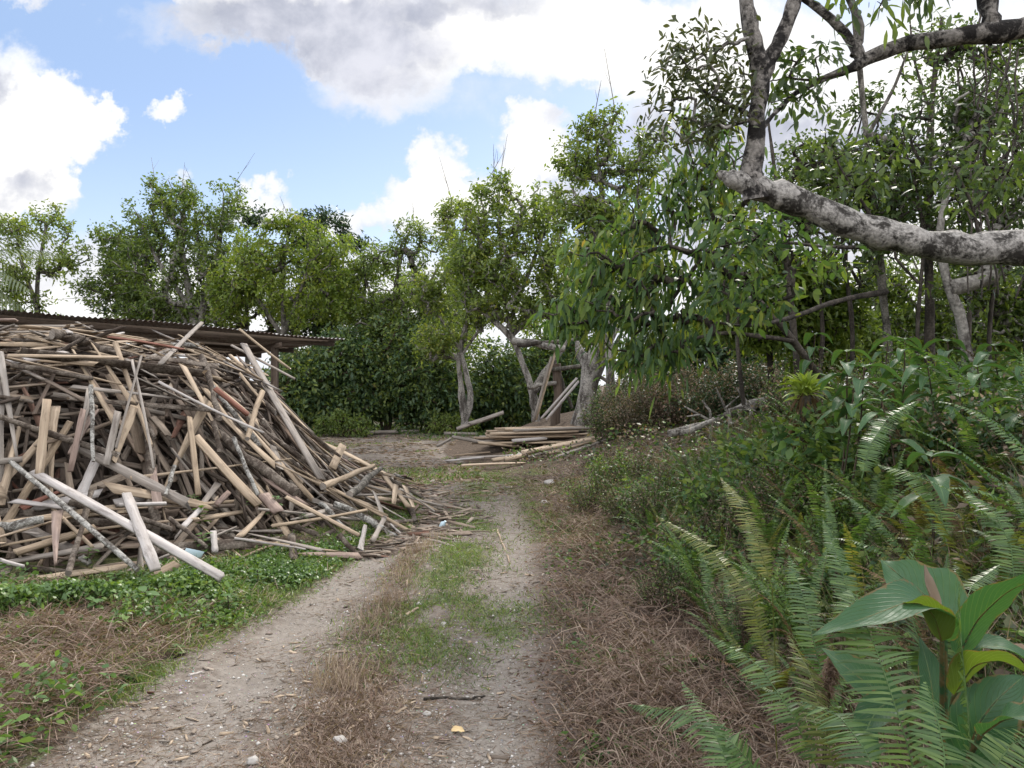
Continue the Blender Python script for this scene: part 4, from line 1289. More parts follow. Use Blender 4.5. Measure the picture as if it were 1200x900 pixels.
tree('thin_tree', 'thin dark straight trunk left of the white limb, with few leaves', 'tree', 9, [[(938, 470, 4), (934, 420, 4), (926, 350, 3.6), (918, 270, 3), (908, 200, 2.2), (900, 140, 1.4)], [(920, 290, 2.2), (960, 250, 1.6), (1000, 215, 1)]],
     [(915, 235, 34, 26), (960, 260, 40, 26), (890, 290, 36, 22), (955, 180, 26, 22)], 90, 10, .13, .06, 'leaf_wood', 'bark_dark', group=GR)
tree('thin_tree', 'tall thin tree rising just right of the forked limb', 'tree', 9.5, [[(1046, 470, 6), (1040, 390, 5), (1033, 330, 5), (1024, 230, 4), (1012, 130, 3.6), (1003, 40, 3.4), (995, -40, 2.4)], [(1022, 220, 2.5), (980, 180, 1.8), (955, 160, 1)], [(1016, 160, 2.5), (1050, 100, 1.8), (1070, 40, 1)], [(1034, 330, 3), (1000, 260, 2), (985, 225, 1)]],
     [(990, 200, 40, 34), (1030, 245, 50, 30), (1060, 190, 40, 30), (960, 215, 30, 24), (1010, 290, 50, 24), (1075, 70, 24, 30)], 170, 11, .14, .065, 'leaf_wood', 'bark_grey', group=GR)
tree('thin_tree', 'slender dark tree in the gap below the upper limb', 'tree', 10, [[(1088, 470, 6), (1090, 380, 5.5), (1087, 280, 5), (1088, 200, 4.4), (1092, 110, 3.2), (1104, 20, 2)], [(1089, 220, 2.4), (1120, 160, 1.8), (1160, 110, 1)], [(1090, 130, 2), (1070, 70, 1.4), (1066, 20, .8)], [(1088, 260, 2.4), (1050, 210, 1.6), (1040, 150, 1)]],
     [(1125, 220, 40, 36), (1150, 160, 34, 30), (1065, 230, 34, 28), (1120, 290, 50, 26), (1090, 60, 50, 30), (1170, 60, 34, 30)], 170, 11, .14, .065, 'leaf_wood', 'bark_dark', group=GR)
tree('thin_tree', 'leaning pale trunk rising from the ferns at the right', 'tree', 8.5, [[(1140, 470, 7), (1136, 425, 6.5), (1126, 370, 6), (1108, 325, 5.4), (1098, 270, 4), (1120, 190, 3), (1150, 120, 2)]],
     [(1150, 130, 36, 30), (1180, 230, 40, 40), (1115, 190, 30, 26), (1185, 300, 36, 30)], 110, 11, .13, .06, 'leaf_wood', 'bark_pale', group=GR)
# tree with long drooping leaves in front of them
tree('drooping_tree', 'tree with long hanging leaves in the middle, before the bleached trunk', 'tree', 8.2,
     [[(985, 478, 5, 8.9), (935, 405, 4), (885, 345, 4), (825, 300, 3.2), (770, 285, 2.4), (715, 320, 1.4)], [(880, 345, 3), (850, 285, 2.6), (818, 215, 2), (800, 150, 1)], [(822, 302, 2.4), (775, 370, 2), (740, 395, 1.2)], [(930, 400, 3), (850, 388, 2.6), (800, 400, 1.8)], [(770, 285, 2), (745, 240, 1.4), (750, 200, .8)]],
     [(815, 165, 40, 46), (835, 225, 50, 50), (790, 235, 40, 40), (760, 250, 40, 40), (705, 300, 50, 50), (700, 355, 60, 52), (740, 385, 50, 44), (765, 320, 56, 50), (810, 290, 56, 56), (800, 385, 44, 40), (735, 418, 34, 18), (652, 372, 30, 20), (855, 200, 36, 34), (780, 420, 30, 20), (860, 300, 40, 44), (840, 350, 36, 30)],
     330, 9, .165, .042, 'leaf_droop', 'bark_dark', droop=.4, up=-.1, hang=.85, rows=ROWS_MID, spread=1.8, group=GR, r_twig=.005)
# the big limb
Yl = 5.2
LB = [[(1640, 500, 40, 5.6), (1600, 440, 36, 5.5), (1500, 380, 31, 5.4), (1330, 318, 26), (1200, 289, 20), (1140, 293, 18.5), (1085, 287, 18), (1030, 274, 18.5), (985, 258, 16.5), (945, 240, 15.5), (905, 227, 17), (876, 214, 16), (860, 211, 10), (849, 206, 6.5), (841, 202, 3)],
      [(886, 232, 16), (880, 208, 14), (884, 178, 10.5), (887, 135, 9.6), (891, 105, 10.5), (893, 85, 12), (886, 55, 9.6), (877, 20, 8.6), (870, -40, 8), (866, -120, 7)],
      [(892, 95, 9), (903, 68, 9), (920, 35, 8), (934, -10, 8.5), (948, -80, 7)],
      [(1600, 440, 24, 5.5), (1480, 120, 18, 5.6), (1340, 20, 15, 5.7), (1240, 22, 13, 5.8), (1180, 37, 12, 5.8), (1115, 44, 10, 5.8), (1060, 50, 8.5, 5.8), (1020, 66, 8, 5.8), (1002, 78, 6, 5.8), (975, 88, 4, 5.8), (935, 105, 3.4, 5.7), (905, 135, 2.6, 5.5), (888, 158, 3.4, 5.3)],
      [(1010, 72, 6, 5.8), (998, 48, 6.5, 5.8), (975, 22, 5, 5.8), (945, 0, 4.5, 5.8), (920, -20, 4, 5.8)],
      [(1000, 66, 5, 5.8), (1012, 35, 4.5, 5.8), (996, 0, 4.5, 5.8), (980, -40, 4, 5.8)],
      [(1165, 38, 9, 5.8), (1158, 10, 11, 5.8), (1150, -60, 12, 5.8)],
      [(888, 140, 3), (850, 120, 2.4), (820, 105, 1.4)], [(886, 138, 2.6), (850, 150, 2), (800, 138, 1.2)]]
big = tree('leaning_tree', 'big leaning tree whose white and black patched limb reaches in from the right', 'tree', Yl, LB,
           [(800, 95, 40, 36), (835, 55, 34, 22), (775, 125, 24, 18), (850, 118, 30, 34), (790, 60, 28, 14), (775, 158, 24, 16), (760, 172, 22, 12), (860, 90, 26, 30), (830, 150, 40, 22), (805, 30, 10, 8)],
           115, 11, .075, .022, 'leaf_olive', 'bark_white', r_twig=.0022, droop=.2, spread=2.4, rows=ROWS_MID, hang=.25, depth=.9, bark2='bark_backlit', backlit_limbs=(1, 2, 3, 4, 5, 6, 7, 8))
tree('broadleaf_tree', 'spray of larger green leaves hanging beside the upright limb', 'branch', 5.6, [[(990, 85, 2), (950, 95, 1.6), (920, 90, 1)], [(960, 92, 1.4), (930, 120, .8)]],
     [(930, 80, 30, 24), (945, 110, 24, 20), (905, 110, 22, 20), (965, 65, 20, 16)], 34, 9, .1, .03, 'leaf_wood', 'bark_dark', r_twig=.0022, hang=.6, rows=ROWS_MID, spread=2.2)
tree('broadleaf_tree', 'spray of small leaves on thin twigs above the bend of the white limb', 'branch', 5.4, [[(1030, 272, 2.5), (1010, 235, 1.8), (985, 200, 1.2), (975, 170, .7)], [(1000, 225, 1.4), (1040, 190, 1), (1060, 160, .6)]],
     [(985, 200, 40, 34), (1030, 200, 40, 30), (1060, 165, 24, 20), (975, 165, 24, 20)], 46, 8, .085, .03, 'leaf_wood', 'bark_dark', r_twig=.0022, hang=.5, rows=ROWS_MID, spread=2.2)
tree('broadleaf_tree', 'spray of small leaves on thin twigs over the right end of the white limb', 'branch', 5.3, [[(1150, 290, 2.5), (1140, 240, 1.8), (1120, 200, 1.2)], [(1142, 245, 1.4), (1175, 205, 1), (1185, 170, .6)]],
     [(1125, 205, 36, 34), (1175, 200, 34, 34), (1150, 160, 34, 24)], 40, 8, .085, .03, 'leaf_wood', 'bark_dark', r_twig=.0022, hang=.5, rows=ROWS_MID, spread=2.2)
tree('broadleaf_tree', 'spray of long leaves hanging from the top edge at the right', 'branch', 5.6, [[(1060, -40, 2), (1040, -10, 1.4), (1030, 10, 1)], [(1050, -30, 1.4), (1100, -5, 1)]],
     [(1020, -10, 50, 18), (1090, -10, 40, 18), (1030, 8, 14, 8)], 22, 7, .13, .038, 'leaf_wood', 'bark_dark', r_twig=.0022, hang=.9, rows=ROWS_MID, spread=2)
tree('broadleaf_tree', 'hanging branch of dark leaves below the stub of the white limb', 'branch', 6.2, [[(1038, 342, 4, 9.4), (980, 352, 3, 8.5), (930, 372, 2.6, 7.4), (880, 384, 2, 6.6), (840, 378, 1.4)], [(1026, 290, 3, 9.4), (960, 290, 2.2, 8), (890, 278, 1.6, 6.6), (840, 290, 1)]],
     [(860, 270, 40, 30), (905, 265, 40, 26), (950, 300, 46, 24), (840, 340, 34, 26), (890, 345, 50, 30)], 70, 8, .12, .042, 'leaf_droop', 'bark_dark', r_twig=.0025, hang=.5, rows=ROWS_MID, spread=2.2)

# saplings and bare twigs that fill the wood under and above the limb
SP = [(1165, 9.2, 90, 'leaf_wood', 'sapling with light leaves behind the vines'), (1075, 8.8, 150, 'leaf_wood', 'sapling behind the bend of the white limb'), (1000, 10.5, 130, 'leaf_wood', 'sapling left of the slender dark tree'),
      (960, 11, 190, 'leaf_wood', 'sapling right of the thin dark straight trunk'), (1205, 10, 60, 'leaf_wood', 'sapling at the right edge behind the vines'), (1130, 11.5, 40, 'leaf_wood', 'tallest sapling in the wood at the right'), (870, 11, 255, 'leaf_wood', 'sapling below the stub of the white limb'), (1240, 8, 120, 'leaf_wood', 'sapling just outside the right edge')]
for u, Yd, vt, lf, lab in SP:
    j = lambda s: rng.uniform(-s, s)
    tr = [[(u + j(6), 475, 2.6), (u + j(10), 380, 2.4), (u + j(20), (380 + vt) / 2, 1.9), (u + j(30), vt, .8)]]
    for q in range(5):
        vv = rng.uniform(vt + 20, 340); uu = u + j(10)
        tr.append([(uu, vv, 2), (uu + j(40), vv - 40, 1.3), (uu + j(75), vv - rng.uniform(50, 110), .6)])
    lo = [(t[-1][0], t[-1][1], 30, 24) for t in tr] + [(u + j(70), rng.uniform(vt, 340), 34, 26) for _ in range(5)]
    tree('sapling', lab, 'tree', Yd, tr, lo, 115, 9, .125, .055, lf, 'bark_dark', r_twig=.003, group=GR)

# hanging vines at the right
VN = [(1140, 60, 1135, 345, 'leftmost'), (1152, 40, 1158, 340, 'second'), (1163, 70, 1150, 350, 'third'), (1172, 30, 1178, 330, 'fourth'), (1184, 50, 1170, 345, 'fifth'), (1193, 60, 1200, 330, 'sixth'), (1206, 30, 1190, 350, 'rightmost')]
for u1, v1, u2, v2, wd in VN:
    mb = MB(); n = 22
    t = np.linspace(0, 1, n)
    P0 = W(u1, v1, 7.6); P1 = W(u2, v2, 7.4)
    P = P0 + (P1 - P0) * t[:, None] + np.cumsum(rng.normal(size=(n, 3)) * .05, 0) * np.sin(t * 3.14)[:, None]
    tube(mb, P - P1, .007 + .004 * rng.random(n), 5)
    for _ in range(5):
        i = rng.integers(2, n - 3); e = P[i] + rng.normal(size=3) * [.25, .15, .2]
        sticks(mb, [P[i] - P1], [e - P1], .008, .003, 4)
    o = mb.build('hanging_vine', M['bark_dark'], None, True); o.location = P1
    tag(o, f'{wd} of the seven thin dark vines hanging at the right edge', 'vine', 'vines hanging at the right edge')

# bleached trunk
bt = thing('dead_tree', 'thick bleached dead trunk with torn top beside the pole frame', 'dead tree', tuple(onG(1.75, 18)))
bo = np.array(bt.location); mb = MB()
tube(mb, np.array([W(680, 500, 18), W(686, 478, 18), W(690, 455, 18), W(693, 430, 18), W(700, 410, 18), W(716, 396, 18), W(724, 385, 18)]) - bo, [.27, .24, .22, .25, .19, .1, .04], 12, 0, True, .25)
tube(mb, np.array([W(694, 430, 18), W(680, 415, 18.1), W(676, 400, 18.2)]) - bo, [.2, .13, .05], 8, 0, True, .2)
tube(mb, np.array([W(690, 455, 18), W(702, 430, 17.9), W(714, 408, 17.9)]) - bo, [.16, .14, .06], 8, 0, True, .2)
mb.build('trunk', M['bark_pale'], bt, True)

# palm at the left edge
pl = thing('palm', 'palm whose pale fronds show at the far left edge', 'palm', tuple(onG(-17.6, 23.5)))
po = np.array(pl.location); mb = MB()
tube(mb, np.array([[0, 0, 0], [.1, 0, 2], [.2, 0, 4.2], [.25, 0, 5.2]]), [.2, .16, .14, .14], 9); mb.build('trunk', M['bark_grey'], pl, True)
for a, e, ln in ((.2, .5, 3.2), (-.2, .1, 3.0), (.1, -.3, 2.9), (1.2, .4, 3), (-1.4, .4, 3), (2.6, .4, 3), (3.6, .2, 3), (.6, 1.0, 2.8), (-.6, .9, 2.6)):
    t = np.linspace(0, 1, 26)
    P = np.stack([np.cos(a) * t * ln, np.sin(a) * t * ln, 5.2 + np.sin(e) * t * ln - 1.1 * t ** 2.2], 1) + [.25, 0, 0]
    mb = MB(); tube(mb, P, np.linspace(.03, .006, 26), 5)
    T = unit(np.gradient(P, axis=0)); S = unit(np.cross(T, [0, 0, 1.0]))
    for s in (-1, 1):
        leafmesh(mb, P[2:], S[2:] * s * .8 + T[2:] * .6 + [0, 0, -.25], np.tile([0, 0, 1.0], (24, 1)), .75 * np.sin(np.linspace(.5, 3.0, 24)) + .1, .06, ROWS_BLADE, .4)
    mb.build('frond', M['palm'], pl)


# ------------------------------------------------------------------ ferns
def frond(mb, spine, width, npin, nhint=(0, 0, 1), mat=0, r=.0022, curl=.15):
    """a sword-fern frond: a rachis with rows of leaflets on both sides"""
    sp = np.asarray(spine, float)
    m = npin
    t0 = np.linspace(0, 1, len(sp)); t = np.linspace(0, 1, m)
    P = np.stack([np.interp(t, t0, sp[:, i]) for i in range(3)], 1)
    for _ in range(3): P[1:-1] = .25 * P[:-2] + .5 * P[1:-1] + .25 * P[2:]
    T = unit(np.gradient(P, axis=0))
    S = unit(np.cross(T, np.asarray(nhint, float)) + rng.normal(size=(m, 3)) * .04); N = np.cross(S, T)
    Ltot = np.linalg.norm(np.diff(P, axis=0), axis=1).sum()
    tube(mb, P[::2], np.linspace(r, r * .35, len(P[::2])), 4, mat, False)
    prof = np.clip(np.minimum(1, (1.02 - t) * 2.6) ** .8, .05, 1) * np.clip((t - .06) * 7, 0, 1) ** .5
    k = np.nonzero((prof > .06) & (rng.random(m) > .05))[0]
    sp_ = Ltot / m
    for s in (-1, 1):
        D = S[k] * s + T[k] * .28 - N[k] * curl + rng.normal(size=(len(k), 3)) * .07
        leafmesh(mb, P[k] + T[k] * (sp_ * .25 * s), D, N[k] + S[k] * s * .25 + rng.normal(size=(len(k), 3)) * .22, width * .5 * prof[k] * rng.uniform(.88, 1.08, len(k)), sp_ * .72, [(0, .8), (.2, 1.0), (.65, .8), (1, .1)], .16, 0, mat)


def arch(az, el, L, bend, n=12):
    """spine leaving the ground at elevation el, bending over"""
    t = np.linspace(0, 1, n)
    e = el - bend * t ** 1.4
    st = np.stack([np.cos(e) * math.cos(az), np.cos(e) * math.sin(az), np.sin(e)], 1) * (L / (n - 1))
    return np.concatenate([[[0, 0, 0]], np.cumsum(st, 0)[:-1]])


def fern_proto(nf, L, npin, mat, loc, elr=(.95, 1.45), bend=(.5, 1.5), wr=.11):
    f = thing('fern', None, 'fern', tuple(loc))
    for i in range(nf):
        az = i * 2.4 + rng.uniform(-.4, .4); l = L * rng.uniform(.45, 1.15)
        mb = MB(); frond(mb, arch(az, rng.uniform(*elr), l, rng.uniform(*bend)), wr * rng.uniform(.75, 1.1), npin)
        mb.build('frond', M['fern_dead' if i == nf - 1 or rng.random() < .06 else mat], f)
    return f


def on_bank(u, v):
    return hitg(u, v)


FZ = []   # (x, y, proto, scale)
tries = 0
while len(FZ) < 240 and tries < 14000:
    tries += 1
    y = 2.5 + 7.0 * rng.random() ** 1.05
    u = rng.uniform(735, 1260)
    x = (u - 600) / 900 * y
    d = x - float(XE(y))
    if d < 0.7 or d > 5.5: continue
    if y < 3.0 and u > 900: continue
    if u < 900 and y < 4.2 and rng.random() < .8: continue
    if any((x - a) ** 2 + (y - b) ** 2 < .06 for a, b, *_ in FZ): continue
    FZ.append((x, y, int(rng.integers(0, 5)), rng.uniform(.72, 1.1) * np.interp(u, [735, 900, 1200], [.5, .8, 1.15]) * (1.12 if y > 4.5 else .92), u))
protos = None
fern_specs = [(10, .85, 50, 'fern'), (9, .75, 46, 'fern_olive'), (12, .95, 54, 'fern'), (8, .7, 44, 'fern'), (9, .8, 48, 'fern_olive')]
made = {}
for x, y, k, s, u in FZ:
    nf, L, npin, mat = fern_specs[k]
    loc = onG(x, y, -.02)
    if k not in made:
        made[k] = o = fern_proto(nf, L, npin, mat, loc)
    else:
        o = copy_tree(made[k]); o.location = loc
    o.scale = (s, s, s * rng.uniform(.9, 1.15)); o.rotation_euler = (0, 0, rng.uniform(0, 6.28))
    tone = 'olive green' if mat == 'fern_olive' else 'green'
    where = 'among the brown weeds at the foot of the bank' if u < 860 else ('on the near bank around the big-leaved plant' if y < 4.2 else ('in the middle of the fern bank' if y < 6.5 else 'high at the back of the fern bank'))
    o['label'] = f'{tone} sword fern clump {where}'
    o['group'] = f'{tone} ferns {where}'

# the large fronds of the foreground, by tip and base
FR = [  # points (u, v, Y), width, label
    ([(1085, 960, 1.75), (1060, 860, 1.8), (1030, 770, 1.9), (1008, 715, 2.0), (996, 692, 2.12)], .225, (0, -1, .25), 'longest foreground fern frond, arching up before the big leaves'),
    ([(965, 800, 2.45), (952, 745, 2.5), (940, 695, 2.6), (925, 652, 2.75)], .105, (0, -1, .3), 'upright light green fern frond left of the big leaves'),
    ([(905, 925, 2.1), (860, 872, 2.15), (800, 835, 2.3), (738, 826, 2.5)], .13, (0, -.35, 1), 'low fern frond stretching left over the brown litter, lower of two'),
    ([(960, 905, 2.2), (930, 840, 2.25), (890, 780, 2.4), (832, 745, 2.65)], .12, (0, -.5, 1), 'fern frond arching left above the low frond, upper of two'),
    ([(985, 930, 2.0), (965, 850, 2.05), (950, 790, 2.2), (925, 745, 2.4)], .12, (.2, -1, .2), 'olive fern frond standing behind the dried seed heads'),
    ([(1140, 930, 1.8), (1134, 830, 1.85), (1126, 750, 1.95), (1124, 685, 2.1)], .10, (1, -.35, .1), 'narrow pale fern frond seen edge-on right of the longest frond'),
    ([(1118, 800, 2.25), (1120, 730, 2.35), (1140, 685, 2.5), (1172, 662, 2.65)], .09, (-.3, -.5, 1), 'light fern frond bending right over the big leaves'),
    ([(1150, 960, 1.7), (1165, 900, 1.72), (1185, 872, 1.76), (1215, 858, 1.85)], .14, (0, -.6, 1), 'fern frond in the bottom right corner'),
    ([(905, 790, 3.0), (880, 700, 3.1), (830, 640, 3.3), (770, 605, 3.6)], .11, (0, -.4, 1), 'olive fern frond arching left over the brown weeds in the middle'),
    ([(1080, 800, 2.4), (1078, 760, 2.4), (1060, 690, 2.6), (1075, 630, 2.8)], .09, (.4, -1, .2), 'thin fern frond rising behind the big leaves'),
    ([(1010, 560, 4.0), (1020, 520, 4.1), (1040, 490, 4.3), (1075, 470, 4.4)], .12, (0, -.5, 1), 'fern frond with pale arched back in the middle of the bank'),
    ([(1040, 950, 1.7), (1015, 880, 1.75), (985, 840, 1.85), (940, 822, 2.0)], .12, (0, -.6, 1), 'short fern frond bending left in front of the dried seed heads'),
    ([(1100, 950, 1.65), (1108, 890, 1.68), (1098, 840, 1.75), (1085, 800, 1.85)], .13, (.1, -1, .3), 'dark fern frond standing right of the longest frond'),
    ([(1010, 800, 2.7), (1000, 720, 2.75), (985, 660, 2.9), (965, 610, 3.1)], .11, (.1, -1, .3), 'green fern frond rising between the big leaves and the upright light frond'),
    ([(1190, 700, 2.9), (1185, 640, 3.0), (1165, 600, 3.1), (1130, 575, 3.3)], .13, (0, -.6, 1), 'fern frond curving left at the right edge above the big leaves'),
    ([(1110, 640, 3.4), (1100, 590, 3.5), (1070, 555, 3.6), (1030, 545, 3.8)], .13, (0, -.5, 1), 'pale-backed fern frond bending left below the ribbed leaves'),
    ([(880, 960, 2.0), (850, 890, 2.1), (835, 850, 2.2), (800, 800, 2.4)], .11, (.2, -.7, .7), 'green fern frond standing between the two low fronds'),
    ([(905, 690, 3.4), (890, 640, 3.5), (868, 590, 3.7), (845, 560, 3.9)], .11, (.2, -.8, .5), 'olive fern frond standing at the left side of the bank'),
]
for pts, wd, nh, lab in FR:
    P = np.array([W(*p) for p in pts])
    b = P[0].copy()
    if wd < .2: wd *= 1.2
    mb = MB(); frond(mb, P - b, wd, int(np.clip(np.linalg.norm(np.diff(P, axis=0), axis=1).sum() / .0108, 30, 86)), nh, 0, .0026)
    # the frond's stalk goes on down to the ground
    foot = onG(b[0] + .05, b[1] + .08, -.02) - b
    if foot[2] < -.03: sticks(mb, [np.zeros(3)], [foot], .0026, .003, 5)
    o = mb.build('fern_frond', M['fern_olive' if 'olive' in lab else 'fern']); o.location = b
    tag(o, lab, 'fern frond')


# ------------------------------------------------------------------ broad-leaved plants
def blade(mb, spine, width, nhint, cup=.18, wave=.04, mat=0, nrow=22, prof=None, twist=0.0):
    """one broad leaf along a spine, with a folded midrib and wavy rim; seven points across"""
    sp = np.asarray(spine, float)
    t0 = np.linspace(0, 1, len(sp)); t = np.linspace(0, 1, nrow)
    P = np.stack([np.interp(t, t0, sp[:, i]) for i in range(3)], 1)
    for _ in range(4): P[1:-1] = .25 * P[:-2] + .5 * P[1:-1] + .25 * P[2:]
    T = unit(np.gradient(P, axis=0))
    nh = np.asarray(nhint, float)
    nh = nh if nh.ndim == 2 else np.tile(nh, (nrow, 1))
    if len(nh) != nrow: nh = np.stack([np.interp(t, np.linspace(0, 1, len(nh)), nh[:, i]) for i in range(3)], 1)
    S = unit(np.cross(T, nh)); N = np.cross(S, T)
    w = width * .5 * (np.sin(np.pi * np.clip(t, .0, 1) ** .8) ** .75 * (1 - .25 * t) + .01)
    cs = np.linspace(-1, 1, 9)
    V = []; U = []
    ph = rng.uniform(0, 6)
    for i in range(nrow):
        for c in cs:
            hgt = cup * w[i] * (abs(c) ** 1.5) * 1.2 + wave * width * abs(c) ** 2 * math.sin(t[i] * 17 + ph + (2 if c > 0 else 0)) - .012 * width * (abs(math.sin(t[i] * 34 - abs(c) * 4))) * (abs(c) < .95)
            V.append(P[i] + S[i] * c * w[i] + N[i] * hgt); U.append((t[i], (c + 1) / 2))
    k = len(cs)
    I, J = np.meshgrid(np.arange(nrow - 1), np.arange(k - 1), indexing='ij')
    F = np.stack([I * k + J, I * k + J + 1, (I + 1) * k + J + 1, (I + 1) * k + J], -1).reshape(-1, 4)
    mb.add(np.array(V), F, mat, U)
    tube(mb, P[:-2] - N[:-2] * .002, np.linspace(width * .022, width * .006, nrow - 2), 6, mat, False)


bp = thing('broad_leaved_plant', 'big plant with broad glossy leaves in the bottom right corner', 'plant', tuple(onG(1.22, 2.2, -.02)))
bo = np.array(bp.location)
LV = [  # spine (u, v, Y), width, normals
    ([(1125, 735, 2.3), (1094, 705, 2.36), (1062, 680, 2.42), (1032, 655, 2.5)], .25, (.15, -.8, .6)),
    ([(1108, 750, 2.12), (1098, 712, 2.06), (1068, 702, 2.0), (1020, 722, 1.95), (952, 744, 1.92)], .155, [(.55, -.3, .6), (.2, -.25, .9), (-.1, -.4, .9), (-.1, -.5, .9)]),
    ([(1060, 835, 2.2), (1030, 812, 2.2), (1000, 788, 2.22), (962, 758, 2.3)], .14, (.3, -.8, .5)),
    ([(1062, 815, 2.0), (1030, 828, 1.95), (1014, 855, 1.9), (1030, 896, 1.85)], .09, (-.6, -.7, .3)),
    ([(1122, 770, 2.25), (1145, 725, 2.2), (1180, 692, 2.1), (1235, 668, 1.95)], .12, (.25, .45, .8)),
    ([(1120, 790, 2.3), (1145, 757, 2.3), (1180, 757, 2.25), (1235, 795, 2.2)], .11, (.2, -.3, .9)),
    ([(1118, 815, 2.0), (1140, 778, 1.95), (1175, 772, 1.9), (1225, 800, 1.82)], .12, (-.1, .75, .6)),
    ([(1128, 905, 2.0), (1145, 850, 1.95), (1168, 820, 1.95), (1200, 792, 2.0)], .17, (-.2, -.85, .4)),
    ([(1100, 880, 2.2), (1095, 830, 2.25), (1090, 790, 2.3), (1078, 745, 2.4)], .12, (.1, -.95, .3)),
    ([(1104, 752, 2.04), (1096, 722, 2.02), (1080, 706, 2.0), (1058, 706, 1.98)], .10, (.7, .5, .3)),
    ([(1150, 860, 1.75), (1175, 842, 1.7), (1200, 838, 1.66), (1240, 850, 1.6)], .12, (0, -.3, 1)),
]
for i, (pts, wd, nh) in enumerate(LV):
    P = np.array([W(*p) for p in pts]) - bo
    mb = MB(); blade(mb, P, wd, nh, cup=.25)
    o = mb.build('leaf', M['bigleaf_backlit' if i in (6, 9) else 'bigleaf'], bp, True)
    if i in (6, 9): o['label'] = 'leaf seen from below with back light painted in yellow'
    foot = np.array([rng.uniform(-.05, .05), rng.uniform(-.05, .05), 0])
    mb = MB(); t = np.linspace(0, 1, 7)[:, None]
    q = P[0] * t + foot * (1 - t); q[1:-1, 2] += .03
    tube(mb, q, np.linspace(.009, .006, 7), 7); mb.build('stalk', M['bigleaf'], bp, True)
mb = MB(); blade(mb, np.array([W(1088, 728, 2.15), W(1092, 705, 2.2), W(1084, 680, 2.25), W(1083, 662, 2.3)]) - bo, .035, (0, -1, .2), cup=1.2)
tag(mb.build('leaf', M['dead_bush'], bp, True), 'rolled brown dead leaf', None)

# ribbed-leaf plants on the fern bank: pairs of drooping leaves on thin stems
RB = [(955, 392, 6.4, 5), (992, 412, 5.2, 6), (1012, 430, 5.0, 5), (1060, 398, 5.4, 6), (1085, 420, 5.0, 6), (1033, 470, 4.6, 4), (1145, 430, 5.0, 6), (1165, 405, 5.3, 6), (1195, 470, 4.4, 5), (1090, 535, 3.6, 3), (1125, 465, 4.8, 4), (1040, 400, 5.8, 5), (1110, 400, 5.6, 5), (1200, 420, 5.2, 5), (1000, 455, 5.0, 4)]
RW = ['at the left end of the bank above the bromeliad', 'right of the bromeliad with paler leaves', 'over the middle ferns', 'tallest in the middle of the bank', 'just below the tallest one', 'low among the middle ferns', 'at the right of the bank', 'high at the right of the bank', 'at the right edge of the photo', 'with two pale hanging leaves in the dark ferns', 'between the middle and the right of the bank', 'behind the tallest one', 'in front of the leaning pale trunk', 'topmost at the right edge', 'just right of the bromeliad, low']
for (u, v, Yd, nl), wh in zip(RB, RW):
    top = W(u, v, Yd)
    g = onG(top[0] + rng.uniform(-.2, .2), top[1] + .15, -.02)
    r = thing('ribbed_leaf_plant', f'plant with drooping ribbed leaves {wh}', 'plant', tuple(g), 'ribbed-leaf plants on the fern bank')
    mb = MB(); t = np.linspace(0, 1, 8)[:, None]
    q = (top - g) * t + np.sin(t * 3.1) * np.array([.04, 0, 0]); tube(mb, q, np.linspace(.009, .004, 8), 6); mb.build('stem', M['stem'], r, True)
    for i in range(nl * 2):
        az = i * 2.0 + rng.uniform(-.5, .5)
        h = q[-1] - (q[-1] - q[4]) * (i // 2) / nl * .9
        l = rng.uniform(.16, .26)
        d = np.array([math.cos(az), math.sin(az), 0])
        P = np.stack([h + d * l * x + np.array([0, 0, .18 * l * math.sin(x * 2.2) - .55 * l * x ** 1.7]) * rng.uniform(.8, 1.4) for x in np.linspace(0, 1, 6)])
        mb = MB(); blade(mb, P, l * rng.uniform(.38, .48), (0, 0, 1), cup=.3, wave=.02, nrow=12)
        mb.build('leaf', M['ribleaf'], r, True)

# bromeliad on its dead stump
brl = thing('bromeliad', 'yellow-green spiky bromeliad on a dark stump left of the fern bank', 'plant', tuple(onG(2.32, 6.1, -.02)))
bo = np.array(brl.location); c = W(944, 458, 6.1) - bo
mb = MB(); tube(mb, np.array([[0, 0, 0], [c[0] * .4, 0, c[2] * .5], c - [0, 0, .04]]), [.05, .035, .04], 9, 0, True, .3); mb.build('stump', M['bark_dark'], brl, True)
mb = MB(); n = 80
az = rng.uniform(0, 6.28, n); el = rng.uniform(.1, 1.3, n)
D = np.stack([np.cos(az) * np.cos(el), np.sin(az) * np.cos(el), np.sin(el)], 1)
leafmesh(mb, np.tile(c, (n, 1)) + rng.normal(size=(n, 3)) * .02, D, rdir(n, 3), rng.uniform(.18, .3, n), .034, [(0, 1), (.3, .95), (.7, .6), (1, .05)], .3, .3)
mb.build('rosette', M['bromeliad'], brl)
mb = MB(); n = 90; hz = rng.uniform(.25, 1, n); az = rng.uniform(0, 6.28, n)
leafmesh(mb, c * np.stack([hz * .3 + .7, hz * 0, hz], 1) + np.stack([np.cos(az) * .04, np.sin(az) * .04, 0 * az], 1), np.stack([np.cos(az), np.sin(az), -.9 + 0 * az], 1), rdir(n, .3), rng.uniform(.1, .24, n), .026, ROWS_MID, .5)
mb.build('dead_leaves', M['fern_dead'], brl)

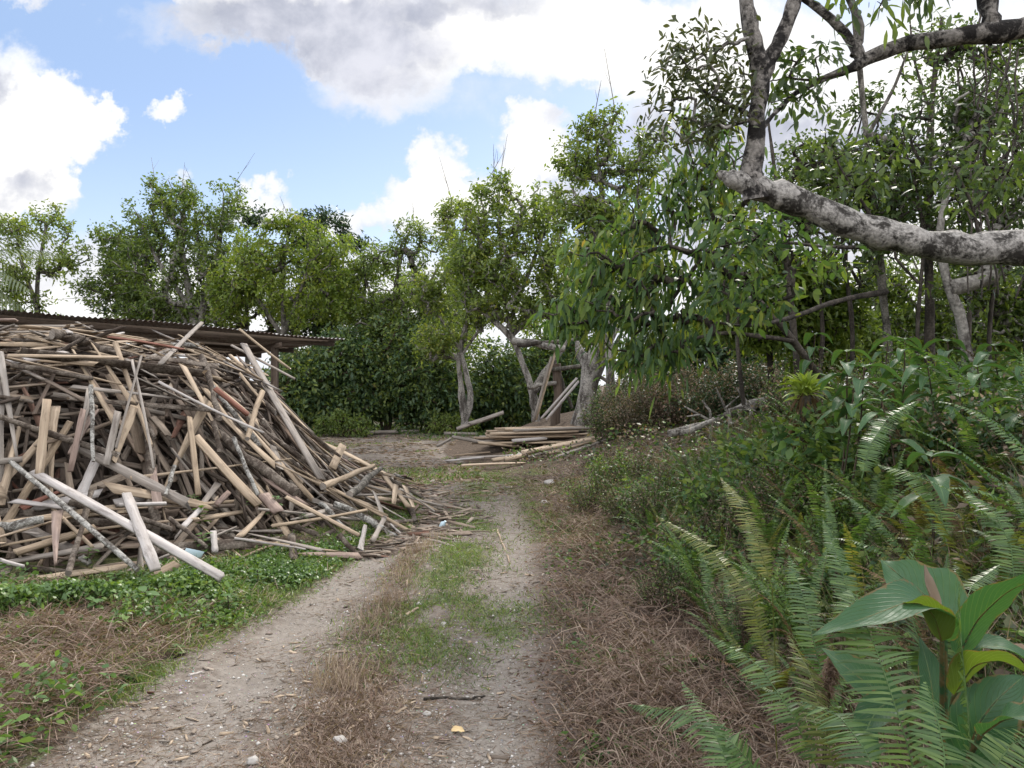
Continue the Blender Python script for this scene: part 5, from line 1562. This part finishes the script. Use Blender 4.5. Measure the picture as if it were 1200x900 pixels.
# dried seed heads
sd = thing('seed_head_plant', 'dry plant with two brown fluffy seed heads left of the big leaves', 'plant', tuple(onG(.93, 2.35)))
bo = np.array(sd.location)
for u, v, Yd in ((974, 782, 2.3), (968, 808, 2.28)):
    tip = W(u, v, Yd) - bo
    mb = MB(); tube(mb, np.array([[0, 0, 0], tip * [.6, .6, .55], tip]), [.003, .0025, .002], 5); mb.build('stem', M['stem'], sd)
    mb = MB(); n = 160
    leafmesh(mb, tip + rng.normal(size=(n, 3)) * [.009, .009, .018], rdir(n, -.4), rdir(n), rng.uniform(.015, .04, n), .004, ROWS_BLADE, .3); mb.build('seed_head', M['dry_leaf'], sd)


# ------------------------------------------------------------------ shrubs of the right-hand bank
def bush(name, loc, h, r, nst, nlf, L, Wd, mats, stem='stem', up=.5, rows=ROWS_FAR, droop=.2):
    ob = thing(name, None, 'bush', tuple(loc))
    mbS = MB(); mbL = MB()
    for i in range(nst):
        a = rng.uniform(0, 6.28); rr = r * math.sqrt(rng.random()); hh = h * rng.uniform(.55, 1.05) * (1 - .35 * (rr / r) ** 2)
        n = 7; t = np.linspace(0, 1, n)[:, None]
        b = np.array([math.cos(a), math.sin(a), 0]) * rr * .45; e = np.array([math.cos(a), math.sin(a), 0]) * rr + [0, 0, hh]
        P = b * (1 - t) + e * t + np.cumsum(rng.normal(size=(n, 3)) * .02 * h, 0) * t
        sticks(mbS, P[:-1], P[1:], np.linspace(.005, .003, n - 1), np.linspace(.0045, .0022, n - 1), 4)
        m = nlf
        k = .2 + .8 * rng.random(m) ** .7
        q = np.stack([np.interp(k, t[:, 0], P[:, j]) for j in range(3)], 1)
        side = rdir(m, .2)
        ext = q + side * rng.uniform(.02, .14, m)[:, None] * h
        s = rng.random(m) < .18
        sticks(mbS, q[s], ext[s], .0018, .001, 3)
        leafmesh(mbL, ext, unit(side + rdir(m, up) * .8), rdir(m, .9), L * rng.uniform(.6, 1.3, m), Wd * rng.uniform(.7, 1.2, m), rows, droop, 0, (rng.integers(0, len(mats), m) if len(mats) > 1 else 0))
    mbS.build('stems', M[stem], ob); mbL.build('foliage', [M[q] for q in mats], ob)
    return ob


BP = {}
BS = {  # kind: name, h, r, stems, leaves per stem, leaf length, width, materials
    'brown': ('dry_bush', 1.15, .75, 46, 95, .05, .022, ['dead_bush', 'dead_bush', 'leaf_olive']),
    'olive': ('small_leaved_bush', 1.2, .75, 46, 110, .055, .024, ['leaf_olive', 'weed', 'dead_bush']),
    'green': ('green_bush', .9, .6, 40, 100, .06, .028, ['weed', 'leaf_mid', 'weed']),
    'dark': ('dark_bush', 1.2, .8, 44, 100, .06, .03, ['leaf_dark', 'dead_bush', 'leaf_dark']),
    'fine': ('fine_weed_bush', .75, .5, 46, 90, .035, .014, ['weed', 'leaf_olive', 'dead_bush']),
    'leafy': ('broad_leaved_bush', .8, .55, 30, 60, .10, .05, ['weed', 'ribleaf', 'leaf_mid']),
    'rust': ('rusty_bush', .9, .6, 40, 80, .07, .03, ['dry_leaf', 'dead_bush', 'leaf_olive']),
}
BL = [  # kind, u, v of the foot, depth Y, scale, label
    ('olive', 716, 505, 15, .85, 'olive bush right beside the end of the neat board stack'),
    ('brown', 745, 508, 14, .95, 'brown dry bush under the hanging leaves'),
    ('olive', 735, 500, 15.5, 1.0, 'olive bush behind the brown dry bush under the hanging leaves'),
    ('brown', 785, 500, 14, 1.05, 'brown dry bush behind the dead white twigs, left part'),
    ('rust', 800, 492, 13.6, 1.05, 'rusty orange bush above the dead white twigs'),
    ('brown', 830, 495, 13.8, 1.05, 'brown dry bush behind the dead white twigs, middle part'),
    ('rust', 858, 490, 13.5, .9, 'rusty orange bush at the right above the dead white twigs'),
    ('dark', 820, 510, 13, .75, 'dark bush under the rusty bushes'),
    ('dark', 870, 505, 12.8, .9, 'dark bush at the right end behind the fallen grey log'),
    ('dark', 905, 480, 13, 1.1, 'dark purplish bush between the brush and the bromeliad'),
    ('brown', 905, 470, 14.5, 1.1, 'brown dry bush behind the dark purplish bush'),
    ('olive', 760, 480, 16, 1.1, 'olive bush far back below the dark leafy tree'),
    ('green', 720, 555, 10, .7, 'light green bush in front of the low board pile'),
    ('fine', 745, 560, 9.5, .95, 'fine green weed bush right of the low board pile'),
    ('fine', 700, 580, 9.2, .8, 'fine green weed bush at the track edge below the board pile'),
    ('fine', 735, 600, 8.2, .8, 'fine weed bush in the middle of the verge'),
    ('brown', 780, 580, 9, .38, 'low brown bush in front of the fallen grey log'),
    ('brown', 820, 575, 9, .36, 'low brown bush right in front of the fallen grey log'),
    ('olive', 770, 615, 7.4, .6, 'low olive bush left of the arching olive fern'),
    ('fine', 830, 600, 7.4, .62, 'fine green weed bush below the fallen grey log'),
    ('olive', 880, 600, 7, .65, 'olive bush at the left end of the fern bank'),
    ('fine', 860, 640, 6, .85, 'fine green weed bush behind the upright light frond'),
    ('olive', 905, 640, 5.6, .62, 'olive bush low in the fern bank'),
    ('fine', 820, 660, 5.6, .8, 'fine weed bush behind the arching olive fern'),
    ('green', 950, 600, 5.6, .7, 'green bush in the ferns below the bromeliad'),
    ('green', 1000, 620, 4.8, .65, 'green bush in the middle of the ferns'),
    ('fine', 790, 690, 5, .62, 'small fine weed bush at the edge of the brown litter'),
    ('green', 930, 720, 4, .5, 'green bush behind the dried seed heads'),
    ('dark', 1100, 600, 5, .7, 'dark bush in the shade of the right ferns'),
    ('dark', 1190, 600, 4.6, .8, 'dark bush at the right edge in the ferns'),
    ('brown', 880, 700, 4.2, .42, 'low brown weed bush left of the upright light frond'),
    ('olive', 1010, 520, 7, .9, 'olive bush behind the middle ferns'),
    ('green', 1120, 500, 7.2, 1.05, 'green bush behind the right ferns'),
    ('green', 1210, 520, 6.6, 1.1, 'green bush behind the ferns at the right edge'),
    ('olive', 950, 540, 8.5, .9, 'olive bush behind the bromeliad'),
    ('leafy', 765, 600, 8, .6, 'broad-leaved green bush on the verge left of the fallen grey log'),
    ('leafy', 850, 568, 8.6, .5, 'broad-leaved green bush right below the fallen grey log'),
    ('leafy', 890, 575, 7.4, .7, 'broad-leaved green bush left of the bromeliad stump'),
    ('leafy', 925, 590, 6.6, .9, 'broad-leaved green bush in front of the bromeliad stump'),
    ('leafy', 865, 620, 6.2, .75, 'broad-leaved green bush behind the standing olive frond'),
    ('leafy', 985, 570, 6, 1.0, 'broad-leaved green bush in the middle of the bank among ferns'),
    ('leafy', 1060, 560, 5.2, .9, 'broad-leaved green bush under the pale hanging leaves'),
    ('leafy', 1150, 560, 4.8, .9, 'broad-leaved green bush at the right of the bank above the big plant'),
    ('leafy', 815, 660, 5.4, .55, 'low broad-leaved bush at the edge of the brown litter'),
    ('leafy', 1010, 650, 3.9, .5, 'low broad-leaved bush behind the big-leaved plant'),
    ('green', 1050, 480, 9, 1.15, 'green bush under the white limb behind the ribbed leaves'),
]
for kind, u, v, Yd, sc, lab in BL:
    x = (u - 600) / 900 * Yd
    loc = onG(x, Yd, -.03)
    name, h, r, nst, nlf, L, Wd, mats = BS[kind]
    if kind not in BP:
        BP[kind] = o = bush(name, loc, h, r, nst, nlf, L, Wd, mats)
    else:
        o = copy_tree(BP[kind]); o.location = loc
    o.rotation_euler = (0, 0, rng.uniform(0, 6.28)); sc *= .85 if Yd < 8.5 and kind != 'leafy' else 1.0; o.scale = (sc * rng.uniform(.9, 1.15), sc * rng.uniform(.9, 1.1), sc)
    tag(o, lab, 'bush', None)

# fallen log and dead twigs in the brush
P1 = W(783, 534, 11.6); P2 = W(905, 512, 12.2)
for P in (P1, P2): P[2] = float(G(P[0], P[1])) + .3
mb = MB(); n = 14; t = np.linspace(0, 1, n)[:, None]
q = P1 * (1 - t) + P2 * t + np.cumsum(rng.normal(size=(n, 3)) * .02, 0)
tube(mb, q - P1, np.linspace(.05, .085, n) * (1 + .1 * rng.normal(size=n)), 9, 0, True, .2)
o = mb.build('fallen_log', M['bark_pale'], None, True); o.location = P1; tag(o, 'fallen pale grey log lying in the brown brush on the bank', 'log')
P1 = W(786, 539, 11.2); P2 = W(835, 542, 11.2)
for P in (P1, P2): P[2] = float(G(P[0], P[1])) + .32
mb = MB(); q = np.array([P1, P1 * .6 + P2 * .4 + [0, 0, -.06], P2]); tube(mb, q - P1, [.05, .045, .03], 7, 0, True, .2)
o = mb.build('dead_branch', M['bark_pale'], None, True); o.location = P1; tag(o, 'thin pale branch lying in front of the fallen grey log', 'branch')
TW = [([(842, 522), (820, 510), (802, 500)], [(820, 510), (805, 512)], 'left forked bare white twig standing before the dark brush'),
      ([(833, 518), (832, 505), (823, 493)], [(832, 505), (826, 500)], 'short bare white twig between the two forked ones'),
      ([(856, 514), (848, 498), (840, 480)], [(850, 502), (866, 488)], 'right forked bare white twig standing before the dark brush'),
      ([(880, 500), (870, 488), (863, 478)], [(872, 490), (866, 486)], 'small bare white twig right of the forked ones'),
      ([(855, 503), (870, 501), (885, 505)], [(870, 501), (876, 497)], 'bare white twig lying level among the others')]
for a, b, lab in TW:
    A1 = np.array([W(u, v, 11.4) for u, v in a]); B1 = np.array([W(u, v, 11.3) for u, v in b])
    A1[:, 2] += .3; B1[:, 2] += .3; f = A1[0].copy(); g = onG(f[0], f[1])
    mb = MB(); tube(mb, np.concatenate([[g - f], A1 - f]), [.03, .026, .02, .012], 6); tube(mb, B1 - f, [.016, .009], 5)
    o = mb.build('dead_twig', M['bark_pale'], None, True); o.location = f; tag(o, lab, 'twig')
# ------------------------------------------------------------------ ground cover nobody could count
def scatter(n, x0, x1, y0, y1, fn, ypow=1.0):
    """n ground places where fn(x, y) is high, denser towards the camera"""
    out = []
    tot = 0
    for _ in range(200):
        m = n * 2
        q = rng.random(m)
        y = (y0 ** -ypow + q * (y1 ** -ypow - y0 ** -ypow)) ** (-1 / ypow)
        x = rng.uniform(x0, x1, m)
        ok = rng.random(m) < fn(x, y)
        ok &= np.abs(x) < .75 * y + .5
        out.append(np.stack([x[ok], y[ok]], 1)); tot += ok.sum()
        if tot >= n: break
    P = np.concatenate(out)[:n]
    return np.concatenate([P, G(P[:, 0], P[:, 1])[:, None]], 1)


def patches(x, y, s, lo, k=3.0):
    return np.clip((fbm(x * s + 31, y * s + 7) - lo) * k, 0, 1)


def blades(name, n, region, L, Wd, mats, label, elev=(.1, .9), ypow=1.0, h=0.0, cat='grass', droop=.4, rows=ROWS_BLADE):
    P = scatter(n, *region[0], region[1], ypow)
    m = len(P)
    az = rng.uniform(0, 6.28, m); el = rng.uniform(*elev, m)
    D = np.stack([np.cos(az) * np.cos(el), np.sin(az) * np.cos(el), np.sin(el)], 1)
    if h: P[:, 2] += h * rng.random(m) * patches(P[:, 0], P[:, 1], 1.6, .25)
    dist = np.clip(P[:, 1] / 4, .8, 3) ** .5
    mb = MB()
    leafmesh(mb, P, D, rdir(m, .8), L * rng.uniform(.5, 1.4, m) , Wd * dist * rng.uniform(.6, 1.3, m), rows, droop * rng.uniform(.3, 1.6, m), 0, rng.integers(0, len(mats), m))
    o = mb.build(name, [M[q] for q in mats])
    return tag(o, label, cat, None, 'stuff')


# tangled dry weeds on the right verge and the left corner
blades('dry_weeds', 52000, ((-.3, 4.2, 2.4, 13), lambda x, y: np.clip(ss((x - XE(y) + .35) / .6) * ss((XE(y) + 2.6 - x) / 1.4), 0, 1) * (.35 + .65 * patches(x, y, 1.8, .22))), .17, .0048,
       ['straw', 'straw', 'dry_leaf'], 'brown tangle of cut dry weeds along the right side of the track', (-.1, 1.0), 1.2, .16, 'dry weeds')
blades('dry_litter', 26000, ((-.3, 4.2, 2.4, 11), lambda x, y: np.clip(ss((x - XE(y) + .55) / .6) * ss((XE(y) + 2.4 - x) / 1.4), 0, 1)), .035, .012,
       ['dry_leaf', 'dead_bush', 'dry_leaf'], 'brown leaf litter under the dry weeds on the right', (-.2, .7), 1.2, .1, 'litter', .3, ROWS_FAR)
blades('dry_weeds', 15000, ((-4.5, -1.6, 2.9, 6.2), lambda x, y: ss((XL(y) - x + .05) / .4) * np.maximum(ss((4.7 - y) / .8), patches(x, y, 1.3, .40, 5) * ss((5.6 - y) / .5))), .2, .005,
       ['straw', 'dry_leaf', 'straw', 'dry_leaf'], 'brown tangle of dry weeds in the left corner', (-.1, .9), 1.0, .15, 'dry weeds')
blades('dry_straw', 15000, ((-1.5, .2, 2.4, 7.6), lambda x, y: np.exp(-((x - np.interp(y, [2, 4, 6], [-.72, -.78, -.92])) / np.interp(y, [2, 4, 6], [.3, .2, .1])) ** 2) * patches(x, y, 2.2, .2)), .075, .0045,
       ['straw', 'straw', 'dry_leaf'], 'strip of dry straw between the two wheel tracks', (0, 1.1), 1.0, .0, 'straw')
blades('dry_straw', 26000, ((-3, 1, 2.3, 14), lambda x, y: road_mask(x, y) * .5 * patches(x, y, 1.9, .3, 4)), .05, .0034,
       ['straw', 'dry_leaf', 'dead_bush'], 'loose bits of straw and bark strewn over the track', (-.05, .2), 1.2, .0, 'straw', .05)
blades('verge_weeds', 9000, ((-.3, 3.5, 2.4, 9), lambda x, y: ss((x - XE(y) + .3) / .4) * ss((XE(y) + 2.2 - x) / 1.0) * patches(x, y, 2.4, .42, 5)), .045, .02, ['weed', 'weed', 'creeper'], 'small green weeds coming up through the dry tangle', (-.1, .9), 1.2, .12, 'weeds', .2, ROWS_FAR)
blades('dry_stalks', 1500, ((-.3, 4.2, 2.4, 10), lambda x, y: ss((x - XE(y) + .1) / .5) * ss((XE(y) + 2.8 - x) / 1.0)), .42, .0045, ['straw'], 'long pale dry stalks lying over the brown tangle on the right', (-.02, .7), 1.2, .1, 'dry weeds')
blades('verge_weeds', 2000, ((-4.5, -1.5, 2.9, 5.6), lambda x, y: ss((XL(y) - x + .1) / .3) * patches(x, y, 1.9, .4, 5)), .05, .024, ['weed', 'creeper', 'weed'], 'small green weeds growing through the brown tangle in the left corner', (-.1, .9), 1.0, .2, 'weeds', .2, ROWS_MID)
blades('verge_grass', 9000, ((-6, -1, 3.6, 10), lambda x, y: ss((XL(y) - x + .1) / .3) * np.clip(ss((.4 - foot_dist(x, y)) / .5), 0, 1) * patches(x, y, 2.1, .3, 4)), .12, .004, ['straw', 'grass', 'grass'], 'dry and green grass mixed through the creeping weeds', (.2, 1.3), 1.0, .1, 'grass')
blades('tall_straw', 1500, ((-1.3, -.2, 4, 8), lambda x, y: np.exp(-((x - np.interp(y, [4, 6, 8], [-.95, -.95, -.8])) / .13) ** 2) * patches(x, y, 2.2, .3, 4)), .10, .0035, ['straw'], 'upright dry grass stalks along the left side of the grassy crown', (.9, 1.5), 1.0, 0, 'straw', .15)
blades('clearing_litter', 6000, ((-7, 2, 11, 27), lambda x, y: road_mask(x, y) * patches(x, y, .9, .3, 4)), .14, .016, ['straw', 'dry_leaf', 'dead_bush', 'straw'], 'splinters and dry litter strewn over the dirt of the clearing', (-.05, .25), .4, .0, 'litter', .1)
blades('clearing_grass', 6000, ((-8, 1, 12, 26), lambda x, y: road_mask(x, y) * patches(x, y, .6, .5, 7)), .09, .011, ['grass', 'weed', 'straw'], 'thin patches of low grass in the dirt of the clearing', (.3, 1.3), .4, .0, 'grass')
# green grass
blades('short_grass', 42000, ((-2.6, 2.2, 3.6, 20), lambda x, y: green_mask(x, y) * .9), .055, .0045, ['grass', 'weed', 'grass'], 'short green grass on the crown and edges of the track', (.4, 1.4), 1.3, .0, 'grass')
blades('far_grass', 9000, ((-12, 4, 22, 30), lambda x, y: ss((y - 22.5 - .8 * np.sin(x)) / 2.5) * patches(x, y, .8, .2)), .22, .016, ['grass', 'weed', 'leaf_hedge'], 'rough grass at the far edge of the clearing', (.4, 1.4), 1.0, .0, 'grass')
blades('verge_weeds', 17000, ((-.2, 6, 5.5, 18), lambda x, y: ss((x - XE(y) - .1) / .6) * patches(x, y, 1.1, .33)), .06, .024, ['weed', 'leaf_olive', 'dead_bush', 'dead_bush'], 'low mixed weeds over the right bank', (-.1, .9), 1.2, .3, 'weeds', .2, ROWS_FAR)
blades('bank_undergrowth', 27000, ((.9, 9.5, 2.3, 14), lambda x, y: ss((x - XE(y) - .75) / .7)), .075, .028, ['leaf_dark', 'leaf_olive', 'weed', 'dead_bush'], 'dense dark undergrowth between the ferns of the bank', (-.2, .9), 1.2, .42, 'undergrowth', .2, ROWS_FAR)
blades('bank_undergrowth', 17000, ((.5, 9.5, 2.3, 11), lambda x, y: ss((x - XE(y) - .6) / .7)), .32, .004, ['straw', 'dead_bush', 'weed', 'fern_olive'], 'thin stems and dead stalks standing among the ferns', (.4, 1.4), 1.2, .3, 'undergrowth', .2)


# creeping green weeds in front of the heap
def creeper_mask(x, y):
    return ss((XL(y) - x + .02) / .35) * ss((y - 3.6 - 1.9 * fbm(x * 1.5 + 8, y * .4)) / .35) * np.clip(ss((.45 - foot_dist(x, y)) / .5), 0, 1) * (.08 + .92 * patches(x, y, 1.7, .33, 5))


P = scatter(46000, -6, -.9, 3.6, 11.5, creeper_mask, 1.0)
m = len(P)
hh = np.clip(fbm(P[:, 0] * 2 + 3, P[:, 1] * 2) * 1.2 - .2, 0, 1) * ss((XL(P[:, 1]) - P[:, 0]) / .7)
P[:, 2] += rng.random(m) ** .6 * (.03 + .24 * hh * ss((-foot_dist(P[:, 0], P[:, 1]) - .05) / .5) + .08 * hh)
mb = MB()
leafmesh(mb, P, rdir(m, .1), rdir(m, 1.6), .03 * rng.uniform(.5, 1.8, m), .021 * rng.uniform(.6, 1.5, m), ROWS_MID, .3, .12)
k = rng.random(m) < .16
Q = P[k]; sticks(mb, Q, Q - np.stack([rng.normal(size=k.sum()) * .03, rng.normal(size=k.sum()) * .03, rng.uniform(.04, .2, k.sum())], 1), .0018, .0018, 3)
tag(mb.build('creeping_weeds', M['creeper']), 'low carpet of bright green creeping weeds in front of the wood heap', 'weeds', None, 'stuff')


# individual leafy weeds with larger leaves along the left verge
def weed_proto(loc, L, n, mat):
    o = thing('leafy_weed', None, 'weed', tuple(loc))
    mb = MB(); t = np.linspace(0, 1, n)
    h = L * 1.9
    pts = np.stack([.05 * np.sin(t * 3) * h, np.zeros(n), t * h], 1)
    tube(mb, pts[::2], .004, 5); mb.build('stem', M['stem'], o)
    mb = MB(); az = np.arange(n) * 2.4
    leafmesh(mb, pts, np.stack([np.cos(az), np.sin(az), .4 + 0 * az], 1), np.tile([0, 0, 1.0], (n, 1)), L * rng.uniform(.7, 1.2, n), L * .55, ROWS_NEAR, .35, .15)
    mb.build('foliage', M[mat], o)
    return o


wp = weed_proto((0, 0, 0), .085, 13, 'creeper'); first = True
WD = [(110, 718), (45, 735), (190, 735), (170, 760), (35, 770), (128, 700), (60, 705), (230, 700), (95, 770), (25, 720), (205, 770), (170, 712), (268, 720), (300, 690), (235, 610), (240, 640), (355, 610), (295, 590), (135, 690), (102, 668), (150, 800), (320, 600), (228, 585)]
WL = ['at the top of the brown tangle, left of centre', 'on the brown tangle near the left edge', 'beside the end of the pale propped plank', 'big-leaved on the lower edge of the green carpet', 'low in the left corner', 'under the long mottled log', 'below the wide pinkish board', 'below the end of the longest white plank', 'in the middle of the brown tangle', 'at the far left edge', 'at the track edge left', 'between the brown tangle and the green carpet', 'on the green carpet near the track', 'on the far side of the green carpet', 'growing out of the middle of the heap foot', 'growing beside the short dark log', 'growing among the boards of the right slope foot', 'growing under the pinkish squarish board', 'at the foot of the mottled log', 'growing up against the dark grey log', 'small and alone in the dry weeds', 'right of the pinkish squarish board', 'high up between the planks of the heap']
for (u, v), wl in zip(WD, WL):
    p = hit(u, v)
    o = wp if first else copy_tree(wp); first = False
    o.location = (p[0], p[1], p[2] - .03); s = rng.uniform(.7, 1.3); o.scale = (s, s, s * rng.uniform(.6, 1)); o.rotation_euler = (rng.normal() * .15, rng.normal() * .15, rng.uniform(0, 6))
    tag(o, f'leafy green weed {wl}', 'weed', None)

# gravel and chips on the track
P = scatter(9000, -3, 1.2, 2.2, 16, lambda x, y: road_mask(x, y) * (.25 + .75 * patches(x, y, 1.7, .3)), 1.5)
m = len(P)
octv = np.array([(1, 0, 0), (0, 1, 0), (-1, 0, 0), (0, -1, 0), (0, 0, 1), (0, 0, -1)], float)
octf = np.array([(0, 1, 4), (1, 2, 4), (2, 3, 4), (3, 0, 4), (1, 0, 5), (2, 1, 5), (3, 2, 5), (0, 3, 5)])
sz = .0035 + .010 * rng.random(m) ** 4
V = P[:, None] + octv[None] * (sz[:, None] * rng.uniform(.6, 1.4, (m, 6)))[:, :, None] * np.array([1, 1, .6]) + np.stack([0 * sz, 0 * sz, sz * .2], 1)[:, None]
F = (octf[None] + (np.arange(m) * 6)[:, None, None]).reshape(-1, 3)
mg, w = new_mat('gravel')
rnd = w.node('ShaderNodeNewGeometry').outputs['Random Per Island']
finish(w, principled(w, w.ramp(rnd, [(0, (.12, .1, .085)), (.5, (.27, .24, .21)), (.85, (.38, .36, .33)), (1, (.55, .53, .5))]), .9, .2))
mb = MB(); mb.add(V.reshape(-1, 3), F); tag(mb.build('gravel', mg), 'fine pale gravel strewn over the wheel tracks', 'gravel', None, 'stuff')
P = scatter(900, -3.4, 2, 2.3, 14, lambda x, y: np.clip(road_mask(x, y) + dry_mask(x, y), 0, 1) * .6, 1.2)
m = len(P); P[:, 2] += .006
mb = MB()
T = rdir(m); T[:, 2] *= .15; T = unit(T)
boxes(mb, P, T, rdir(m, 2.5), rng.uniform(.02, .085, m), rng.uniform(.006, .02, m), rng.uniform(.002, .006, m), 2)
tag(mb.build('bark_chips', [M['wood_mixed'], M['wood_tan']]), 'bark and wood chips scattered on the ground', 'wood chips', None, 'stuff')
# chips and thin offcuts fanning out from the right tip of the heap
P = scatter(420, -2.4, -.3, 7.2, 12.5, lambda x, y: ss((foot_dist(x, y) + .9) / .9) * (foot_dist(x, y) < .1), 1.0)
m = len(P); P[:, 2] += .015
T = rdir(m); T[:, 2] *= .08; T[:, 0] *= 1.8; T = unit(T)
mb = MB(); boxes(mb, P, T, rdir(m, 2.5), rng.uniform(.06, .5, m), rng.uniform(.01, .05, m), rng.uniform(.004, .012, m))
tag(mb.build('wood_offcut_rubble', M['wood_mixed']), 'splinters and chips strewn at the right foot of the heap', 'offcuts', None, 'stuff')

# single small things on the track
def ground_stick(pts, r, mat, lab, cat='stick', name='fallen_stick'):
    Q = np.array([hitg(*p) for p in pts]); Q[:, 2] += r * .8
    n = len(Q) * 3; t0 = np.linspace(0, 1, len(Q)); t = np.linspace(0, 1, n)
    q = np.stack([np.interp(t, t0, Q[:, i]) for i in range(3)], 1) + rng.normal(size=(n, 3)) * r * .25
    mb = MB(); tube(mb, q - Q[0], np.linspace(r, r * .6, n), 6, 0, True, .2)
    o = mb.build(name, M[mat], None, True); o.location = Q[0]
    tag(o, lab, cat)


ground_stick([(497, 822), (520, 819), (548, 821), (569, 817)], .010, 'bark_dark', 'dark stick lying across the right wheel track')
ground_stick([(583, 622), (588, 636), (595, 652), (597, 660)], .012, 'wood_tan', 'pale curved stick standing out on the right wheel track')
ground_stick([(476, 722), (484, 718), (490, 714)], .012, 'wood_tan', 'short thick pale stick on the grassy crown of the track')
ground_stick([(222, 793), (236, 789)], .008, 'wood_pale', 'small pale splinter on the left edge of the track')
ground_stick([(140, 826), (160, 829)], .012, 'wood_tan', 'short tan stick on the ground at the edge of the dry weeds')
ground_stick([(480, 570), (500, 574), (530, 577)], .012, 'wood_tan', 'thin stick on the dirt beyond the right tip of the heap')
ground_stick([(486, 590), (505, 581)], .014, 'wood_tan', 'small pale stick on the dirt at the right tip of the heap')

def stone(u, v, r, mat, lab, cat='stone', name='stone', sq=.6):
    p = hitg(u, v)
    mb = MB()
    n, k = 6, 9
    V = []
    for i in range(n + 1):
        a = math.pi * i / n
        for j in range(k):
            b = 2 * math.pi * j / k
            rr = r * (1 + .18 * rng.normal()) if 0 < i < n else r
            V.append((math.sin(a) * math.cos(b) * rr, math.sin(a) * math.sin(b) * rr * .8, math.cos(a) * rr * sq))
    I, J = np.meshgrid(np.arange(n), np.arange(k), indexing='ij')
    F = np.stack([I * k + J, (I + 1) * k + J, (I + 1) * k + (J + 1) % k, I * k + (J + 1) % k], -1).reshape(-1, 4)
    mb.add(V, F)
    o = mb.build(name, mat, None, True); o.location = (p[0], p[1], p[2] + r * sq * .5)
    tag(o, lab, cat)


mp, w = new_mat('stone_pale'); tc = w.node('ShaderNodeTexCoord').outputs['Object']
finish(w, principled(w, w.mix(w.noise(tc, 60, 4), (.24, .22, .2), (.46, .44, .41)), .9, .2))
stone(398, 871, .035, mp, 'pale round stone at the bottom of the photo by the left wheel track')
stone(297, 895, .03, mp, 'pale stone at the bottom edge between the wheel tracks')
stone(644, 568, .09, mp, 'pale stone on the green verge below the board pile')
stone(638, 590, .05, mp, 'small white stone on the green verge')
stone(492, 709, .025, mp, 'small white stone on the grassy crown of the track')
stone(520, 732, .022, mp, 'tiny white stone below the short pale stick')
stone(408, 634, .05, mp, 'white lump in the grass at the foot of the heap')
stone(1010 / 4 + 250 - 2, 838, .02, mp, 'small pale stone in the middle of the track')
my, w = new_mat('yellow_leaf'); finish(w, principled(w, (.5, .37, .19), .6, .3))
p = hitg(537, 860); mb = MB()
blade(mb, np.array([[-.035, 0, .012], [-.01, .004, .02], [.015, .002, .016], [.03, 0, .01]]), .04, (0, -.3, 1), .3, .05)
o = mb.build('fallen_leaf', my, None, True); o.location = p; tag(o, 'yellow fallen leaf on the right wheel track near the bottom', 'leaf')
mbz, w = new_mat('blue_plastic'); finish(w, principled(w, (.46, .58, .64), .35, .5))
p = hitg(517, 618); mb = MB()
tube(mb, np.array([[0, 0, .0], [0, 0, .06], [.005, 0, .075], [.008, 0, .095]]), [.03, .034, .016, .014], 10, 0, True, .15)
o = mb.build('plastic_bottle', mbz, None, True); o.location = p; o.rotation_euler = (.3, .5, 0); tag(o, 'small pale blue plastic bottle standing on the track', 'bottle')
p = hit(226, 660); mb = MB()
V = [(-.09, 0, 0), (.07, .01, 0), (.1, 0, .05), (-.04, .0, .08), (0, -.03, .04)]; mb.add(V, [(0, 1, 4), (1, 2, 4), (2, 3, 4), (3, 0, 4)])
V2 = [(a, b + .012, c - .004) for a, b, c in V]; mb.add(V2, [(1, 0, 4), (2, 1, 4), (3, 2, 4), (0, 3, 4)])
o = mb.build('plastic_scrap', mbz); o.location = p + [0, -.03, .05]; tag(o, 'pale blue crumpled plastic scrap beside the end of the longest white plank', 'scrap')
